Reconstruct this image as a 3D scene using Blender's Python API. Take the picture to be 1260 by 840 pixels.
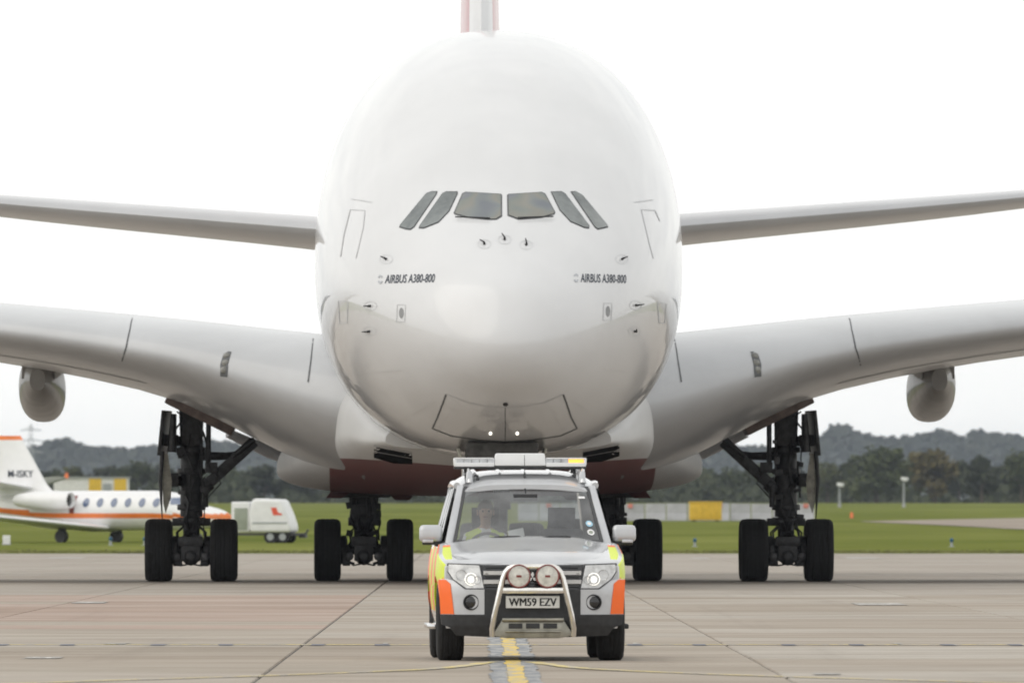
import bpy, bmesh, math, random, bisect
import numpy as np
from mathutils import Vector, Matrix, Euler
random.seed(7); np.random.seed(7)
R = math.radians
for o in list(bpy.data.objects): bpy.data.objects.remove(o)
scn = bpy.context.scene
col = scn.collection

# ---------------------------------------------------------------- camera
F = 17580.0            # focal length in photo pixels (500 mm lens, 1260 px wide)
CX, HY, CAMZ = 630.0, 629.0, 1.46
cam = bpy.data.cameras.new('camera'); camo = bpy.data.objects.new('camera', cam); col.objects.link(camo)
camo.location = (0, 0, CAMZ); camo.rotation_euler = (R(90), 0, 0)
cam.sensor_width = 36; cam.lens = F/1260*36
cam.shift_y = (HY-420)/1260
cam.clip_start = 1; cam.clip_end = 30000
cam.dof.use_dof = True; cam.dof.focus_distance = 184; cam.dof.aperture_fstop = 9.5
scn.camera = camo

# ---------------------------------------------------------------- sky and sun
SUN_EL, SUN_AZ = 42.0, -118.0       # azimuth measured from +Y (view direction) towards +X
w = bpy.data.worlds.new('World'); scn.world = w; w.use_nodes = True
nt = w.node_tree; nt.nodes.clear()
out = nt.nodes.new('ShaderNodeOutputWorld'); bg = nt.nodes.new('ShaderNodeBackground')
sky = nt.nodes.new('ShaderNodeTexSky'); sky.sky_type = 'NISHITA'; sky.sun_disc = False
sky.sun_elevation = R(SUN_EL); sky.sun_rotation = R(SUN_AZ); sky.air_density = 1.0; sky.dust_density = 2.0
tc = nt.nodes.new('ShaderNodeTexCoord'); mp = nt.nodes.new('ShaderNodeMapping'); mp.inputs['Scale'].default_value = (1, 1, 2.6)
nz = nt.nodes.new('ShaderNodeTexNoise'); nz.inputs['Scale'].default_value = 11.0; nz.inputs['Detail'].default_value = 7; nz.inputs['Roughness'].default_value = .55
rp = nt.nodes.new('ShaderNodeValToRGB')
rp.color_ramp.elements[0].position = .30; rp.color_ramp.elements[0].color = (.775, .785, .785, 1)
rp.color_ramp.elements[1].position = .66; rp.color_ramp.elements[1].color = (1, .996, .968, 1)
ml = nt.nodes.new('ShaderNodeVectorMath'); ml.operation = 'SCALE'; ml.inputs['Scale'].default_value = 11.6
mx = nt.nodes.new('ShaderNodeMix'); mx.data_type = 'RGBA'; mx.inputs[0].default_value = .93
L = nt.links.new
L(tc.outputs['Generated'], mp.inputs['Vector']); L(mp.outputs[0], nz.inputs['Vector']); L(nz.outputs['Fac'], rp.inputs['Fac'])
# thin even cloud, a little denser towards the zenith
dt = nt.nodes.new('ShaderNodeVectorMath'); dt.operation = 'DOT_PRODUCT'; dt.inputs[1].default_value = (0, 0, 1)
mr = nt.nodes.new('ShaderNodeMapRange'); mr.inputs['From Min'].default_value = 0; mr.inputs['From Max'].default_value = 1; mr.inputs['To Min'].default_value = 1.13; mr.inputs['To Max'].default_value = .93; mr.interpolation_type = 'SMOOTHSTEP'
sc_ = nt.nodes.new('ShaderNodeVectorMath'); sc_.operation = 'SCALE'
L(tc.outputs['Generated'], dt.inputs[0]); L(dt.outputs['Value'], mr.inputs['Value']); L(mr.outputs[0], sc_.inputs['Scale']); L(rp.outputs['Color'], sc_.inputs[0])
L(sc_.outputs[0], ml.inputs[0]); L(sky.outputs['Color'], mx.inputs[6]); L(ml.outputs[0], mx.inputs[7])
L(mx.outputs[2], bg.inputs['Color']); bg.inputs['Strength'].default_value = .1; L(bg.outputs[0], out.inputs['Surface'])
sl = bpy.data.lights.new('sun', 'SUN'); so = bpy.data.objects.new('sun', sl); col.objects.link(so)
sl.energy = 1.0; sl.angle = R(70); sl.color = (1, .94, .84)
sd = Vector((math.sin(R(SUN_AZ))*math.cos(R(SUN_EL)), math.cos(R(SUN_AZ))*math.cos(R(SUN_EL)), math.sin(R(SUN_EL))))
so.rotation_euler = (-sd).to_track_quat('-Z', 'Y').to_euler(); so.location = sd*300
vs = scn.view_settings; vs.view_transform = 'Standard'; vs.look = 'None'; vs.exposure = 0; vs.gamma = 1
scn.render.engine = 'CYCLES'
scn.cycles.max_bounces = 8; scn.cycles.transparent_max_bounces = 12; scn.cycles.volume_bounces = 0

# ---------------------------------------------------------------- materials
MATS = {}
def belly_paint():
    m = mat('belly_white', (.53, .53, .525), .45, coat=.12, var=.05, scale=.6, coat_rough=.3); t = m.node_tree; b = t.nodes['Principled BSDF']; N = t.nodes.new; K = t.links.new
    old = b.inputs['Base Color'].links[0].from_socket; tc = N('ShaderNodeTexCoord'); sp = N('ShaderNodeSeparateXYZ'); K(tc.outputs['Object'], sp.inputs[0])
    def mth(op, a, bb=None, cc=None):
        n = N('ShaderNodeMath'); n.operation = op
        for i, v in enumerate((a, bb, cc)):
            if v is None: continue
            if isinstance(v, (int, float)): n.inputs[i].default_value = v
            else: K(v, n.inputs[i])
        return n.outputs[0]
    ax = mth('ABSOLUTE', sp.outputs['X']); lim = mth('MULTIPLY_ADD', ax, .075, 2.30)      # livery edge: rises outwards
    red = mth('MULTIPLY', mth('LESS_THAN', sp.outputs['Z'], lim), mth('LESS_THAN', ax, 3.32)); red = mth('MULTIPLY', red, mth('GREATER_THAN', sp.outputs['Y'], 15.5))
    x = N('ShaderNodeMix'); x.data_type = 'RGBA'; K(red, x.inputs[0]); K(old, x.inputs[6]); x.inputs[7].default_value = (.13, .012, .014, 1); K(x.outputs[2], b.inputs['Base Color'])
def mat(name, c, rough=.5, metal=0, coat=0, var=.08, scale=3.0, bump=0, bscale=40, spec=.5, c2=None, emit=None, estr=0, stretch=None, coat_rough=.03, detail=6, rand=0, lo=.35, hi=.65):
    m = bpy.data.materials.new(name); m.use_nodes = True; t = m.node_tree; b = t.nodes['Principled BSDF']
    b.inputs['Roughness'].default_value = rough; b.inputs['Metallic'].default_value = metal
    b.inputs['Coat Weight'].default_value = coat; b.inputs['Coat Roughness'].default_value = coat_rough
    b.inputs['Specular IOR Level'].default_value = spec
    tc = t.nodes.new('ShaderNodeTexCoord'); mp = t.nodes.new('ShaderNodeMapping')
    if stretch: mp.inputs['Scale'].default_value = stretch
    t.links.new(tc.outputs['Object'], mp.inputs['Vector'])
    n = t.nodes.new('ShaderNodeTexNoise'); n.inputs['Scale'].default_value = scale; n.inputs['Detail'].default_value = detail
    n.inputs['Roughness'].default_value = .6
    t.links.new(mp.outputs[0], n.inputs['Vector'])
    r = t.nodes.new('ShaderNodeValToRGB'); e = r.color_ramp.elements; e[0].position = lo; e[1].position = hi
    c2 = c2 or tuple(min(1, x*(1+var)) for x in c)
    c1 = c if c2 and var == 0 else tuple(x*(1-var) for x in c)
    e[0].color = (*c1, 1); e[1].color = (*c2, 1)
    t.links.new(n.outputs['Fac'], r.inputs['Fac'])
    src = r.outputs['Color']
    if rand:
        oi = t.nodes.new('ShaderNodeObjectInfo'); hs = t.nodes.new('ShaderNodeHueSaturation')
        mr = t.nodes.new('ShaderNodeMapRange'); mr.inputs['To Min'].default_value = 1-rand; mr.inputs['To Max'].default_value = 1+rand
        t.links.new(oi.outputs['Random'], mr.inputs['Value']); t.links.new(mr.outputs[0], hs.inputs['Value']); t.links.new(src, hs.inputs['Color']); src = hs.outputs['Color']
    t.links.new(src, b.inputs['Base Color'])
    if bump:
        bn = t.nodes.new('ShaderNodeTexNoise'); bn.inputs['Scale'].default_value = bscale; bn.inputs['Detail'].default_value = 4
        t.links.new(mp.outputs[0], bn.inputs['Vector'])
        bp = t.nodes.new('ShaderNodeBump'); bp.inputs['Strength'].default_value = bump; bp.inputs['Distance'].default_value = .02
        t.links.new(bn.outputs['Fac'], bp.inputs['Height']); t.links.new(bp.outputs[0], b.inputs['Normal'])
    if emit:
        b.inputs['Emission Color'].default_value = (*emit, 1); b.inputs['Emission Strength'].default_value = estr
    MATS[name] = m
    return m
def glass(name, tint, refl=.06):
    m = bpy.data.materials.new(name); m.use_nodes = True; t = m.node_tree; t.nodes.remove(t.nodes['Principled BSDF'])
    o = t.nodes['Material Output']; tr = t.nodes.new('ShaderNodeBsdfTransparent'); gl = t.nodes.new('ShaderNodeBsdfGlossy')
    gl.inputs['Roughness'].default_value = .03; tr.inputs['Color'].default_value = (*tint, 1)
    lw = t.nodes.new('ShaderNodeFresnel'); lw.inputs['IOR'].default_value = 1.5
    n = t.nodes.new('ShaderNodeTexNoise'); n.inputs['Scale'].default_value = 3; t.links.new(t.nodes.new('ShaderNodeTexCoord').outputs['Object'], n.inputs['Vector'])
    ad = t.nodes.new('ShaderNodeMath'); ad.operation = 'MULTIPLY_ADD'; ad.inputs[1].default_value = refl; t.links.new(n.outputs['Fac'], ad.inputs[0]); t.links.new(lw.outputs[0], ad.inputs[2])
    mx = t.nodes.new('ShaderNodeMixShader'); t.links.new(ad.outputs[0], mx.inputs[0]); t.links.new(tr.outputs[0], mx.inputs[1]); t.links.new(gl.outputs[0], mx.inputs[2])
    t.links.new(mx.outputs[0], o.inputs['Surface']); MATS[name] = m; return m

mat('jet_white', (.655, .66, .67), .30, coat=.75, var=.03, scale=.6, coat_rough=.015)
mat('jet_seam', (.60, .605, .61), .4, coat=.6)
mat('wing_grey', (.46, .47, .485), .32, coat=.5, var=.06, scale=.5, coat_rough=.12)
mat('wing_metal', (.58, .58, .59), .32, coat=.4, var=.06, scale=.8, coat_rough=.1)
belly_paint()
mat('jet_red', (.34, .025, .03), .3, coat=.6, var=.1)
mat('jet_line', (.10, .105, .11), .5)
mat('jet_line_pale', (.54, .55, .56), .5)
mat('hatch_grey', (.26, .265, .27), .5)
mat('jet_dark', (.03, .03, .032), .6)
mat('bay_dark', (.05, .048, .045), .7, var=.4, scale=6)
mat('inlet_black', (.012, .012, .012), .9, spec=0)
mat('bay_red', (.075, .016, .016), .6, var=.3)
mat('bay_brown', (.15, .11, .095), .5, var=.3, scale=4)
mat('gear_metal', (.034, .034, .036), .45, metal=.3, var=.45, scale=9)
mat('gear_pale', (.34, .33, .28), .5, var=.3, scale=7)
mat('gear_hose', (.022, .022, .024), .5, var=.3)
mat('gear_chrome', (.55, .55, .56), .2, metal=1)
mat('tyre', (.010, .010, .0105), .85, var=.3, scale=12, bump=.3, bscale=60)
mat('rim', (.10, .10, .105), .45, metal=.4, var=.3)
mat('jet_window', (.10, .12, .12), .06, var=.3, scale=1.6, c2=(.19, .21, .205), coat=1)
def film(name):
    m = mat(name, (.1, .1, .1), .07, coat=1); t = m.node_tree; r = [n for n in t.nodes if n.type == 'VALTORGB'][0]; e = r.color_ramp.elements
    nn = [n for n in t.nodes if n.type == 'TEX_NOISE'][0]; nn.inputs['Scale'].default_value = 1.5; nn.inputs['Detail'].default_value = .5; nn.inputs['Distortion'].default_value = .3
    e[0].position = .30; e[0].color = (.10, .115, .135, 1); e[1].position = .70; e[1].color = (.17, .18, .16, 1)
    for p, c in ((.40, (.13, .15, .15, 1)), (.48, (.17, .165, .135, 1)), (.56, (.13, .15, .13, 1)), (.62, (.12, .13, .155, 1))): x = e.new(p); x.color = c
film('jet_window_film')
mat('lettering', (.03, .04, .06), .4)
mat('lettering_pale', (.45, .47, .50), .4)
mat('lens', (.22, .22, .20), .1, coat=1, var=.4, scale=8)
mat('pod_grey', (.30, .285, .265), .4, coat=.25, var=.15, scale=1.5)

mat('car_silver', (.53, .54, .56), .28, metal=.4, coat=1, var=.06, scale=3)
mat('car_black', (.028, .029, .031), .55, var=.25, scale=14)
mat('car_gloss_black', (.015, .015, .017), .2, coat=.5)
mat('grille_silver', (.68, .69, .70), .3, metal=.2, coat=.5, var=.03)
mat('chrome', (.75, .75, .75), .13, metal=1, var=.04)
mat('steel_bar', (.82, .80, .76), .13, metal=1, var=.12, scale=5)
mat('skid_metal', (.30, .29, .25), .35, metal=.8, var=.25, scale=6)
mat('hi_yellow', (.68, .80, .02), .35, var=.04)
mat('hi_orange', (.95, .16, .02), .35, var=.05)
mat('plate_white', (.78, .78, .75), .35, var=.03)
mat('print_black', (.01, .01, .01), .5)
mat('headlamp', (.62, .63, .64), .12, coat=1, var=.22, scale=14)
mat('lamp_lit', (.9, .9, .85), .2, emit=(1, .95, .85), estr=1.7)
mat('amber_lit', (.9, .45, .1), .2, emit=(1, .45, .06), estr=1.3)
mat('spot_lens', (.62, .61, .56), .15, coat=1, var=.2, scale=16)
mat('spot_rim', (.20, .035, .03), .35, coat=.5)
mat('bar_white', (.78, .79, .80), .3, var=.03, coat=.3)
mat('bar_clear', (.55, .57, .60), .12, var=.2, scale=12, coat=1)
mat('seat_fabric', (.09, .09, .10), .9, var=.2, scale=20)
mat('trim_dark', (.035, .035, .038), .7, var=.2)
mat('sticker_blue', (.35, .60, .75), .4); mat('sticker_white', (.8, .8, .8), .4)
glass('car_glass', (.86, .89, .89), .32); glass('car_glass_dark', (.66, .69, .69), .06)
mat('skin', (.46, .28, .20), .55, var=.08); mat('hair', (.17, .145, .12), .7, var=.2); mat('shirt', (.72, .73, .74), .8); mat('vest', (.62, .78, .05), .7); mat('trousers', (.03, .035, .05), .9)
mat('paper', (.85, .85, .85), .7)

mat('biz_white', (.80, .80, .81), .3, coat=.6, var=.02)
mat('biz_orange', (.78, .19, .03), .35, coat=.4, var=.12, scale=1.2)
mat('biz_dark', (.05, .05, .055), .5); mat('biz_window', (.12, .16, .26), .1, coat=1)
mat('biz_shaded_olive', (.11, .12, .075), .5)  # underside shade of the far tailplane, painted in as dark olive
mat('gpu_white', (.78, .78, .79), .4, var=.05); mat('gpu_grey', (.30, .33, .27), .5); mat('gpu_red', (.72, .10, .05), .5)
mat('hut_yellow', (.72, .47, .04), .6, var=.08); mat('hut_white', (.68, .68, .66), .6)
mat('barrier', (.40, .40, .42), .8, var=.12, scale=1.5, rand=.12); mat('barrier_red', (.65, .22, .18), .7)
mat('post_grey', (.34, .36, .37), .5); mat('blue_lens', (.03, .11, .20), .25); mat('orange_marker', (.80, .18, .04), .6)
mat('pylon', (.40, .41, .42), .6)
mat('trunk', (.075, .058, .043), .9, var=.3)
LEAF = {}
for k, (a, b) in {'green': ((.042, .056, .028), (.088, .102, .046)), 'dark': ((.029, .037, .022), (.056, .064, .034)), 'autumn': ((.085, .078, .030), (.155, .125, .050)), 'olive': ((.050, .062, .028), (.10, .105, .045))}.items():
    LEAF[k] = mat('leaf_'+k, a, .7, spec=.1, scale=.35, c2=b, var=.1, rand=.16)
mat('hill_wood', (.030, .042, .038), .9, spec=.1, c2=(.055, .066, .052), var=.2, scale=.02)
mat('hill_leaf', (.030, .042, .036), .9, spec=.1, c2=(.058, .066, .05), var=.2, scale=.03)
mat('grass', (.135, .165, .036), .9, spec=0, c2=(.20, .215, .062), var=.15, scale=.05, stretch=(1, .25, 1), bump=.4, bscale=3)
mat('grass_blade', (.15, .165, .055), .8, spec=0, c2=(.26, .25, .12), var=.15, scale=.3)

def concrete(name, c1, c2, rand):
    m = bpy.data.materials.new(name); m.use_nodes = True; t = m.node_tree; b = t.nodes['Principled BSDF']; N = t.nodes.new; K = t.links.new
    g = N('ShaderNodeNewGeometry')
    def noise(sc, st, det=7, rough=.62):
        mp = N('ShaderNodeMapping'); mp.inputs['Scale'].default_value = st; K(g.outputs['Position'], mp.inputs['Vector'])
        n = N('ShaderNodeTexNoise'); n.inputs['Scale'].default_value = sc; n.inputs['Detail'].default_value = det; n.inputs['Roughness'].default_value = rough; K(mp.outputs[0], n.inputs['Vector']); return n.outputs['Fac']
    def ramp(f, p0, a, p1, bb):
        r = N('ShaderNodeValToRGB'); e = r.color_ramp.elements; e[0].position = p0; e[0].color = (*a, 1); e[1].position = p1; e[1].color = (*bb, 1); K(f, r.inputs['Fac']); return r.outputs['Color']
    def mix(bt, fac, a, bb):
        x = N('ShaderNodeMix'); x.data_type = 'RGBA'; x.blend_type = bt
        if isinstance(fac, float): x.inputs[0].default_value = fac
        else: K(fac, x.inputs[0])
        K(a, x.inputs[6]); K(bb, x.inputs[7]); return x.outputs[2]
    base = ramp(noise(.11, (1, .5, 1)), .32, c1, .68, c2)
    stain = ramp(noise(.30, (.45, 1, 1), 9, .7), .34, (.68, .64, .60), .58, (1, 1, 1))
    base = mix('MULTIPLY', .65, base, stain)
    streak = ramp(noise(.75, (.35, 1.2, 1), 8, .72), .36, (.74, .72, .70), .60, (1.06, 1.06, 1.06))
    base = mix('MULTIPLY', .65, base, streak)
    rub = ramp(noise(1.1, (1, .02, 1), 4), .58, (1, 1, 1), .80, (.72, .71, .71))     # tyre rubber in the rolling direction
    base = mix('MULTIPLY', .55, base, rub)
    if rand:
        oi = N('ShaderNodeObjectInfo'); r = N('ShaderNodeValToRGB'); e = r.color_ramp.elements
        e[0].color = (.93-rand, .90-rand, .86-rand, 1); e[1].color = (1.04, 1.04, 1.04, 1)
        x = e.new(.5); x.color = (.97, .93, .895, 1); K(oi.outputs['Random'], r.inputs['Fac']); base = mix('MULTIPLY', 1.0, base, r.outputs['Color'])
    K(base, b.inputs['Base Color']); b.inputs['Roughness'].default_value = .82; b.inputs['Specular IOR Level'].default_value = .12
    bn = N('ShaderNodeBump'); bn.inputs['Strength'].default_value = .25; bn.inputs['Distance'].default_value = .01; K(noise(9, (1, 1, 1), 5), bn.inputs['Height']); K(bn.outputs[0], b.inputs['Normal'])
    MATS[name] = m; return m
concrete('concrete', (.385, .345, .298), (.46, .428, .382), .045)
concrete('concrete_far', (.365, .325, .282), (.435, .40, .355), 0)
concrete('concrete_pink', (.41, .325, .278), (.47, .395, .35), .03)
mat('sealant', (.045, .042, .04), .8, var=.2)
def paint(name, c, under, wear):
    mat(name, c, .6, c2=under, var=0, scale=6, stretch=(1, .12, 1), lo=wear-.04, hi=wear+.05)
paint('yellow_paint', (.66, .46, .06), (.42, .36, .24), .50)
paint('yellow_faint', (.64, .52, .20), (.44, .40, .33), .52)
paint('white_faint', (.62, .60, .56), (.31, .29, .26), .42)
paint('dash_dark', (.10, .105, .13), (.2, .2, .2), .62)
paint('black_border', (.17, .18, .195), (.31, .305, .295), .5)
mat('taxi_pale', (.33, .285, .24), .9, spec=0, c2=(.38, .335, .29), scale=.05)

# ---------------------------------------------------------------- mesh helpers
class MB:
    def __init__(s): s.V = []; s.F = []; s.M = []; s.mi = 0
    def add(s, V, Fc, mi=None):
        o = len(s.V); s.V += [tuple(v) for v in V]; s.F += [tuple(i+o for i in f) for f in Fc]; s.M += [s.mi if mi is None else mi]*len(Fc); return s
    def box(s, c, d, rot=(0, 0, 0), mi=None, taper=1.0):
        E = Euler(rot).to_matrix(); V = []
        for z in (-.5, .5):
            k = taper if z > 0 else 1
            for x, y in ((-.5, -.5), (.5, -.5), (.5, .5), (-.5, .5)):
                V.append(Vector(c)+E @ Vector((x*d[0]*k, y*d[1]*k, z*d[2])))
        return s.add(V, [(3, 2, 1, 0), (4, 5, 6, 7), (0, 1, 5, 4), (1, 2, 6, 5), (2, 3, 7, 6), (3, 0, 4, 7)], mi)
    def loft(s, rings, cap=(True, True), closed=True, mi=None):
        n = len(rings[0]); V = [p for r in rings for p in r]; Fc = []
        for i in range(len(rings)-1):
            for j in range(n if closed else n-1):
                k = (j+1) % n; Fc.append((i*n+j, i*n+k, (i+1)*n+k, (i+1)*n+j))
        if cap[0]: Fc.append(tuple(range(n-1, -1, -1)))
        if cap[1]: b = (len(rings)-1)*n; Fc.append(tuple(b+j for j in range(n)))
        return s.add(V, Fc, mi)
    def tube(s, pts, r, n=10, mi=None, cap=True):
        pts = [Vector(p) for p in pts]; rr = r if isinstance(r, (list, tuple)) else [r]*len(pts); rings = []; u = None
        for i, p in enumerate(pts):
            d = (pts[min(i+1, len(pts)-1)]-pts[max(i-1, 0)]).normalized()
            if u is None: u = d.orthogonal().normalized()
            else: u = (u-d*u.dot(d)).normalized()
            v = d.cross(u)
            rings.append([p+(u*math.cos(t)+v*math.sin(t))*rr[i] for t in [2*math.pi*k/n for k in range(n)]])
        return s.loft(rings, (cap, cap), True, mi)
    def lathe(s, prof, c=(0, 0, 0), axis='x', n=24, mi=None, cap=(True, True)):
        rings = []
        for h, r in prof:
            ring = []
            for k in range(n):
                t = 2*math.pi*k/n; a, b = r*math.cos(t), r*math.sin(t)
                p = {'x': (h, a, b), 'y': (b, h, a), 'z': (a, b, h)}[axis]
                ring.append((c[0]+p[0], c[1]+p[1], c[2]+p[2]))
            rings.append(ring)
        return s.loft(rings, cap, True, mi)
    def patch(s, poly, proj, depth=0.0, back=None, rings=(1, .78, .5, .22), step=.06, mi=None):
        # poly: outline in a plane; proj(u,v) gives the point on the surface; optional rim going back
        pl = []
        for i in range(len(poly)):
            a, b = poly[i], poly[(i+1) % len(poly)]; L_ = math.hypot(b[0]-a[0], b[1]-a[1]); k = max(1, int(L_/step))
            pl += [(a[0]+(b[0]-a[0])*j/k, a[1]+(b[1]-a[1])*j/k) for j in range(k)]
        cx = sum(p[0] for p in pl)/len(pl); cy = sum(p[1] for p in pl)/len(pl); n = len(pl)
        V = []; Fc = []
        for r in rings: V += [proj(cx+(p[0]-cx)*r, cy+(p[1]-cy)*r) for p in pl]
        V.append(proj(cx, cy))
        for i in range(len(rings)-1):
            for j in range(n):
                k = (j+1) % n; Fc.append((i*n+j, i*n+k, (i+1)*n+k, (i+1)*n+j))
        b = (len(rings)-1)*n
        for j in range(n): Fc.append((b+j, b+(j+1) % n, len(V)-1))
        if back is not None:
            o = len(V); V += [tuple(Vector(V[j])+Vector(back)) for j in range(n)]
            for j in range(n): Fc.append((j, o+j, o+(j+1) % n, (j+1) % n))
        return s.add(V, Fc, mi)
    def ribbon(s, pts, wd, proj, mi=None, sub=8, closed=False):
        # polyline in plane -> band of width wd on the surface
        P = [pts[0]]
        src = list(pts)+([pts[0]] if closed else [])
        for a, b in zip(src, src[1:]): P += [(a[0]+(b[0]-a[0])*j/sub, a[1]+(b[1]-a[1])*j/sub) for j in range(1, sub+1)]
        V = []
        for i, p in enumerate(P):
            a, b = P[max(0, i-1)], P[min(len(P)-1, i+1)]; dx, dy = b[0]-a[0], b[1]-a[1]; l = math.hypot(dx, dy) or 1
            nx, ny = -dy/l*wd/2, dx/l*wd/2
            V += [proj(p[0]+nx, p[1]+ny), proj(p[0]-nx, p[1]-ny)]
        return s.add(V, [(2*i, 2*i+1, 2*i+3, 2*i+2) for i in range(len(P)-1)], mi)
    def mesh(s, name, mats, smooth=40, bevel=0, seg=2):
        me = bpy.data.meshes.new(name); me.from_pydata(s.V, [], s.F)
        for m in (mats if isinstance(mats, (list, tuple)) else [mats]): me.materials.append(MATS[m] if isinstance(m, str) else m)
        me.polygons.foreach_set('material_index', s.M)
        bm = bmesh.new(); bm.from_mesh(me); bmesh.ops.remove_doubles(bm, verts=bm.verts, dist=1e-5); bmesh.ops.recalc_face_normals(bm, faces=bm.faces)
        if bevel: 
            ed = [e for e in bm.edges if len(e.link_faces) == 2 and e.calc_face_angle(0) > R(30)]
            bmesh.ops.bevel(bm, geom=ed, offset=bevel, segments=seg, profile=.6, affect='EDGES', clamp_overlap=True)
        bm.to_mesh(me); bm.free()
        if smooth:
            me.polygons.foreach_set('use_smooth', [True]*len(me.polygons)); me.set_sharp_from_angle(angle=R(smooth))
        me.update(); return me
    def build(s, name, mats, parent=None, smooth=40, bevel=0, seg=2):
        return link(name, s.mesh(name, mats, smooth, bevel, seg), parent)
def link(name, me, parent=None):
    o = bpy.data.objects.new(name, me); col.objects.link(o)
    if parent: o.parent = parent
    return o
def empty(name, loc=(0, 0, 0), rz=0): 
    o = bpy.data.objects.new(name, None); col.objects.link(o); o.location = loc; o.rotation_euler = (0, 0, rz); o.empty_display_size = .3; return o
def tag(o, label=None, cat=None, group=None, kind=None):
    if label: o['label'] = label
    if cat: o['category'] = cat
    if group: o['group'] = group
    if kind: o['kind'] = kind
    return o
def copy_tree(o, parent=None):
    c = o.copy(); col.objects.link(c); c.parent = parent
    for ch in list(o.children): copy_tree(ch, c)
    return c
def text_mesh(txt, size, shear=0, bold=0, width=None, sub=True):
    cu = bpy.data.curves.new('t', 'FONT'); cu.body = txt; cu.size = size; cu.shear = shear; cu.offset = bold; cu.align_x = 'CENTER'; cu.align_y = 'CENTER'; cu.resolution_u = 3
    o = bpy.data.objects.new('t', cu); col.objects.link(o); dg = bpy.context.evaluated_depsgraph_get()
    me = bpy.data.meshes.new_from_object(o.evaluated_get(dg)); V = [tuple(v.co) for v in me.vertices]; Fc = [tuple(p.vertices) for p in me.polygons]
    bpy.data.objects.remove(o); bpy.data.curves.remove(cu); bpy.data.meshes.remove(me)
    x0 = min(v[0] for v in V); x1 = max(v[0] for v in V); y0 = min(v[1] for v in V); y1 = max(v[1] for v in V)
    k = (width/(x1-x0)) if width else 1
    return [((v[0]-(x0+x1)/2)*k, v[1]-(y0+y1)/2) for v in V], Fc
def pchip(xs, ys):
    xs = np.array(xs, float); ys = np.array(ys, float); h = np.diff(xs); d = np.diff(ys)/h; m = np.zeros_like(xs)
    for i in range(1, len(xs)-1):
        if d[i-1]*d[i] > 0: w1 = 2*h[i]+h[i-1]; w2 = h[i]+2*h[i-1]; m[i] = (w1+w2)/(w1/d[i-1]+w2/d[i])
    m[0] = d[0]; m[-1] = d[-1]
    xs, ys, h, m = xs.tolist(), ys.tolist(), h.tolist(), m.tolist(); n1 = len(h)-1
    def f(x):
        x = min(max(float(x), xs[0]), xs[-1]); i = min(max(bisect.bisect_left(xs, x)-1, 0), n1); t = (x-xs[i])/h[i]; t2 = t*t; t3 = t2*t
        return (2*t3-3*t2+1)*ys[i]+(t3-2*t2+t)*h[i]*m[i]+(3*t2-2*t3)*ys[i+1]+(t3-t2)*h[i]*m[i+1]
    return f
def wx(px, d): return (px-CX)/F*d
def wz(py, d): return CAMZ+(HY-py)/F*d
def terrain(d): return 0 if d < 520 else (d-520)*.0016 if d < 2250 else 2.77+(d-2250)*.0004

# ================================================================ THE SETTING
# ---- grass ground to the foot of the hills
ys = [-700, 400, 502.2, 503.6, 520]+[520+i*60 for i in range(1, 30)]+[2400, 2800, 3300, 4200, 5600, 7200, 8900]
def gz(y): return -.10 if y < 503 else (.015 if y < 521 else terrain(y)+.015)
xs = list(np.linspace(-2600, 2600, 41)); m = MB(); V = []; Fc = []
for y in ys: V += [(x, y, gz(y)) for x in xs]
nx = len(xs)
for i in range(len(ys)-1):
    for j in range(nx-1): Fc.append((i*nx+j, i*nx+j+1, (i+1)*nx+j+1, (i+1)*nx+j))
m.add(V, Fc); tag(m.build('grass_field', 'grass'), kind='structure')

# ---- concrete apron: sealant bed with cast slabs
AP = .00228
SW, SL, X0 = 4.64, 6.0, -1.94
m = MB(); m.box((0, 101, -.06), (320, 803, .09)); apron = m.build('apron', 'sealant', smooth=0); apron.rotation_euler.z = AP; tag(apron, kind='structure')
def slab_geo(m, cx, cy, sx, sy, z=0):
    a, b = sx/2-.011, sy/2-.006; c = .012
    V = [(cx-a, cy-b, z-.016), (cx+a, cy-b, z-.016), (cx+a, cy+b, z-.016), (cx-a, cy+b, z-.016), (cx-a+c, cy-b+c, z), (cx+a-c, cy-b+c, z), (cx+a-c, cy+b-c, z), (cx-a+c, cy+b-c, z)]
    m.add(V, [(4, 5, 6, 7), (0, 1, 5, 4), (1, 2, 6, 5), (2, 3, 7, 6), (3, 0, 4, 7)])
m = MB(); slab_geo(m, 0, 0, SW, SL); sm = m.mesh('slab', 'concrete', smooth=0); sm2 = m.mesh('slab', 'concrete_pink', smooth=0)
near = set(); NR = 23
for r in range(NR):
    y = 115+SL*r
    for k in range(-6, 7):
        x = X0+SW*(k+.5)
        if abs(x) < .0365*y+3.2:
            o = link('slab', sm2 if (k < 0 and 176 < y < 256 and (k, r) not in ((-1, 12), (-2, 19))) else sm, apron); o.location = (x, y, random.uniform(-.0012, .0012)); near.add((r, k))
far = MB()
for r in range(-68, 64):
    y = 115+SL*r
    if y+3 > 502.5 or y < -295: continue
    for k in range(-33, 34):
        if (r, k) in near: continue
        slab_geo(far, X0+SW*(k+.5), y, SW, SL)
tag(far.build('slab_field', 'concrete_far', apron, smooth=0), kind='stuff')

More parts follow.
